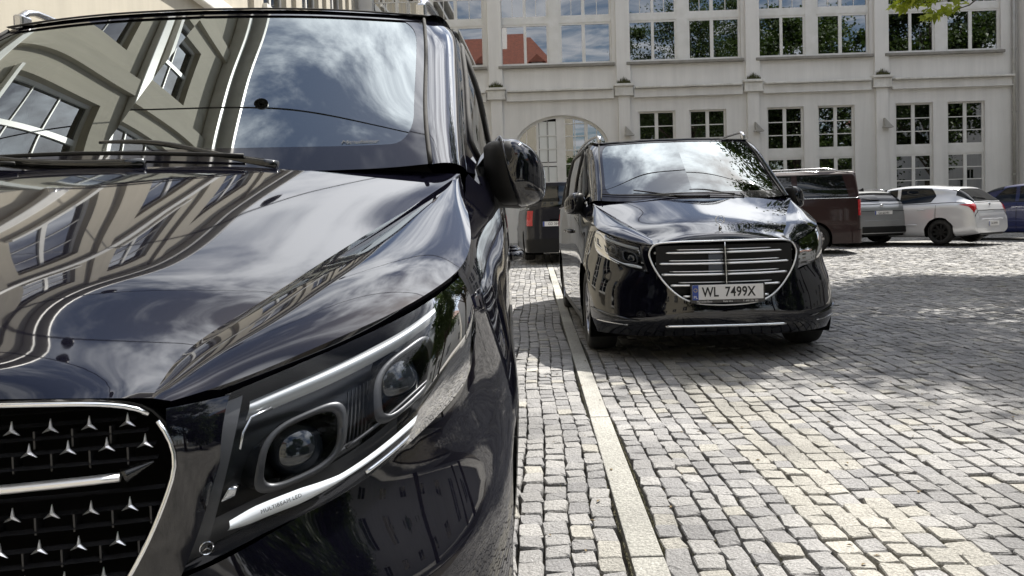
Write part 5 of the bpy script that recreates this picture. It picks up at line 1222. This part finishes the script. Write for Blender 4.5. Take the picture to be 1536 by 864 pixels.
def leaves_np(name, cen, size, m, parent, lobes=None):
    n = len(cen); d1 = RNG.normal(0, 1, (n, 3)); d1[:, 2] -= .5; d1 /= np.linalg.norm(d1, axis=1, keepdims=True)
    up = RNG.normal(0, .6, (n, 3)); up[:, 2] += 1.; d2 = np.cross(d1, up); d2 /= np.maximum(np.linalg.norm(d2, axis=1, keepdims=True), 1e-6); d3 = np.cross(d2, d1)
    s = (size*RNG.uniform(.7, 1.3, n))[:, None, None]
    if lobes is None: loc = np.array([(0, 0, 0), (.38, .5, .10), (1.0, 0, -.02), (.38, -.5, .10)]); tri = np.array([(0, 2, 1), (0, 3, 2)]); quads = np.zeros((0, 4), int)
    else:
        loc = np.array([(0, 0, 0)]+[(r*math.cos(a), r*math.sin(a), .06*abs(math.sin(a))) for r, a in lobes]); k = len(loc)
        tri = np.array([(0, i, i+1) for i in range(1, k-1)]); quads = np.zeros((0, 4), int)
    V = cen[:, None]+s*(loc[None, :, :1]*d1[:, None]+loc[None, :, 1:2]*d2[:, None]+loc[None, :, 2:]*d3[:, None])
    return build_np(name, V, tri, quads, V.shape[1], m, parent, True)
def tree(label, x, y, cz, rad, h0, nclump, nleaf, size, seed, low=None, tr=.2):
    rg = np.random.default_rng(seed); rnd = random.Random(seed)
    T = empty('broadleaf_tree', (x, y, gz(y)), 0, label, 'tree', 'broad trees on the right of the courtyard')
    tk = MB(); tk.tube([(0, 0, -.1), (.03, .02, 1.2), (-.05, .05, 2.8), (.05, 0, 4.4), (.0, .0, cz)], [tr*1.35, tr, tr*.9, tr*.75, tr*.3], 12); tk.build('trunk', M['bark'], T, True)
    cl = []
    for k in range(nclump):
        d = rg.normal(0, 1, 3); d /= np.linalg.norm(d); r = rg.uniform(.35, 1.)**.55
        cl.append(np.array([0, 0, cz])+d*r*np.array(rad))
    lb = MB()
    for k, c in enumerate(cl[::3]):
        zs = min(max(2.6, c[2]*.55), cz-.5); p0 = np.array([0, 0, zs]); mid = (p0+c)/2+np.array([0, 0, .35]); lb.tube([tuple(p0), tuple(mid), tuple(c)], [tr*.32, tr*.2, .02], 6)
    lb.build('limb', M['bark'], T, True)
    cen = np.concatenate([c+rg.normal(0, 1, (nleaf, 3))*np.array([.62, .62, .40])*rg.uniform(.40, 1.15) for c in cl])
    if low is not None: cen = cen[cen[:, 2] > low]
    leaves_np('crown', cen, size, M['leaf'], T); return T
t1 = tree('big tree just right of the frame whose leafy twig hangs in front of the building', 9.6, 12.6, 9.4, (4.1, 4.0, 4.3), 4.8, 58, 800, .112, 3, low=4.9)
tree('second broad tree to the right, mirrored in the middle upper windows', 15.8, 11.2, 8.6, (3.9, 3.8, 4.6), 4, 76, 420, .18, 5, low=3.4)
tree('third broad tree to the far right, mirrored in the right-hand upper windows', 22.5, 13, 8.8, (4.2, 4, 5.2), 4, 76, 420, .19, 8, low=2.6)
tree('smaller round tree on the right, mirrored in the wing of the near van', 13.5, 3.6, 5.6, (2.8, 2.8, 2.9), 3, 60, 380, .15, 12, low=2.6)
tree('tree behind the viewer on the right, mirrored in the dark paint', 11, -9, 8, (4.4, 4.2, 5), 4, 70, 380, .22, 15, low=2.6)
tree('dense low tree behind the viewer, mirrored in the middle ground-floor windows', 5.5, -10.5, 4.2, (3.2, 2.6, 3.6), 3, 60, 420, .2, 21, low=.4)
tree('dense low tree behind the viewer, mirrored in the right ground-floor windows', 17, -9.5, 4.6, (4.2, 2.8, 4.4), 3, 70, 420, .22, 22, low=.4)
tree('dense low tree behind the viewer, mirrored in the last ground-floor window', 25, -8, 4.6, (4, 2.8, 4.4), 3, 70, 420, .22, 23, low=.4)
# low sunlit twig at the top right of the view
LOB = [(.22, -2.6), (.55, -1.75), (.42, -1.35), (.95, -.85), (.55, -.52), (.66, -.40), (1.25, 0), (.66, .40), (.55, .52), (.95, .85), (.42, 1.35), (.55, 1.75), (.22, 2.6)]
tw = MB(); ox, oy, oz = t1.location
P_ = lambda x, y, z: (x-ox, y-oy, z-oz)
tw.tube([P_(8.9, 12.3, 6.2), P_(7.4, 11.2, 4.9), P_(6.2, 10.3, 3.95), P_(5.55, 10.0, 3.50), P_(5.30, 9.95, 3.42)], [.05, .03, .014, .008, .005], 6)
tw.tube([P_(5.8, 10.1, 3.68), P_(5.3, 10, 3.56), P_(4.75, 9.95, 3.52)], [.008, .005, .003], 5); tw.build('twig', M['bark'], t1, True)
cen = []
for a, b, n in ((P_(4.98, 9.95, 3.36), P_(5.22, 10.0, 3.40), 40), (P_(4.68, 9.95, 3.52), P_(5.1, 10.0, 3.55), 70), (P_(4.62, 9.95, 3.62), P_(5.5, 10.05, 3.72), 110), (P_(5.2, 9.95, 3.44), P_(5.45, 10.0, 3.5), 14)):
    for k in range(n):
        t = random.random(); cen.append([a[i]+(b[i]-a[i])*t+random.gauss(0, (.04, .10, .03)[i]) for i in range(3)])
leaves_np('twig_leaves', np.array(cen), .072, M['leaf_lit'], t1, LOB)
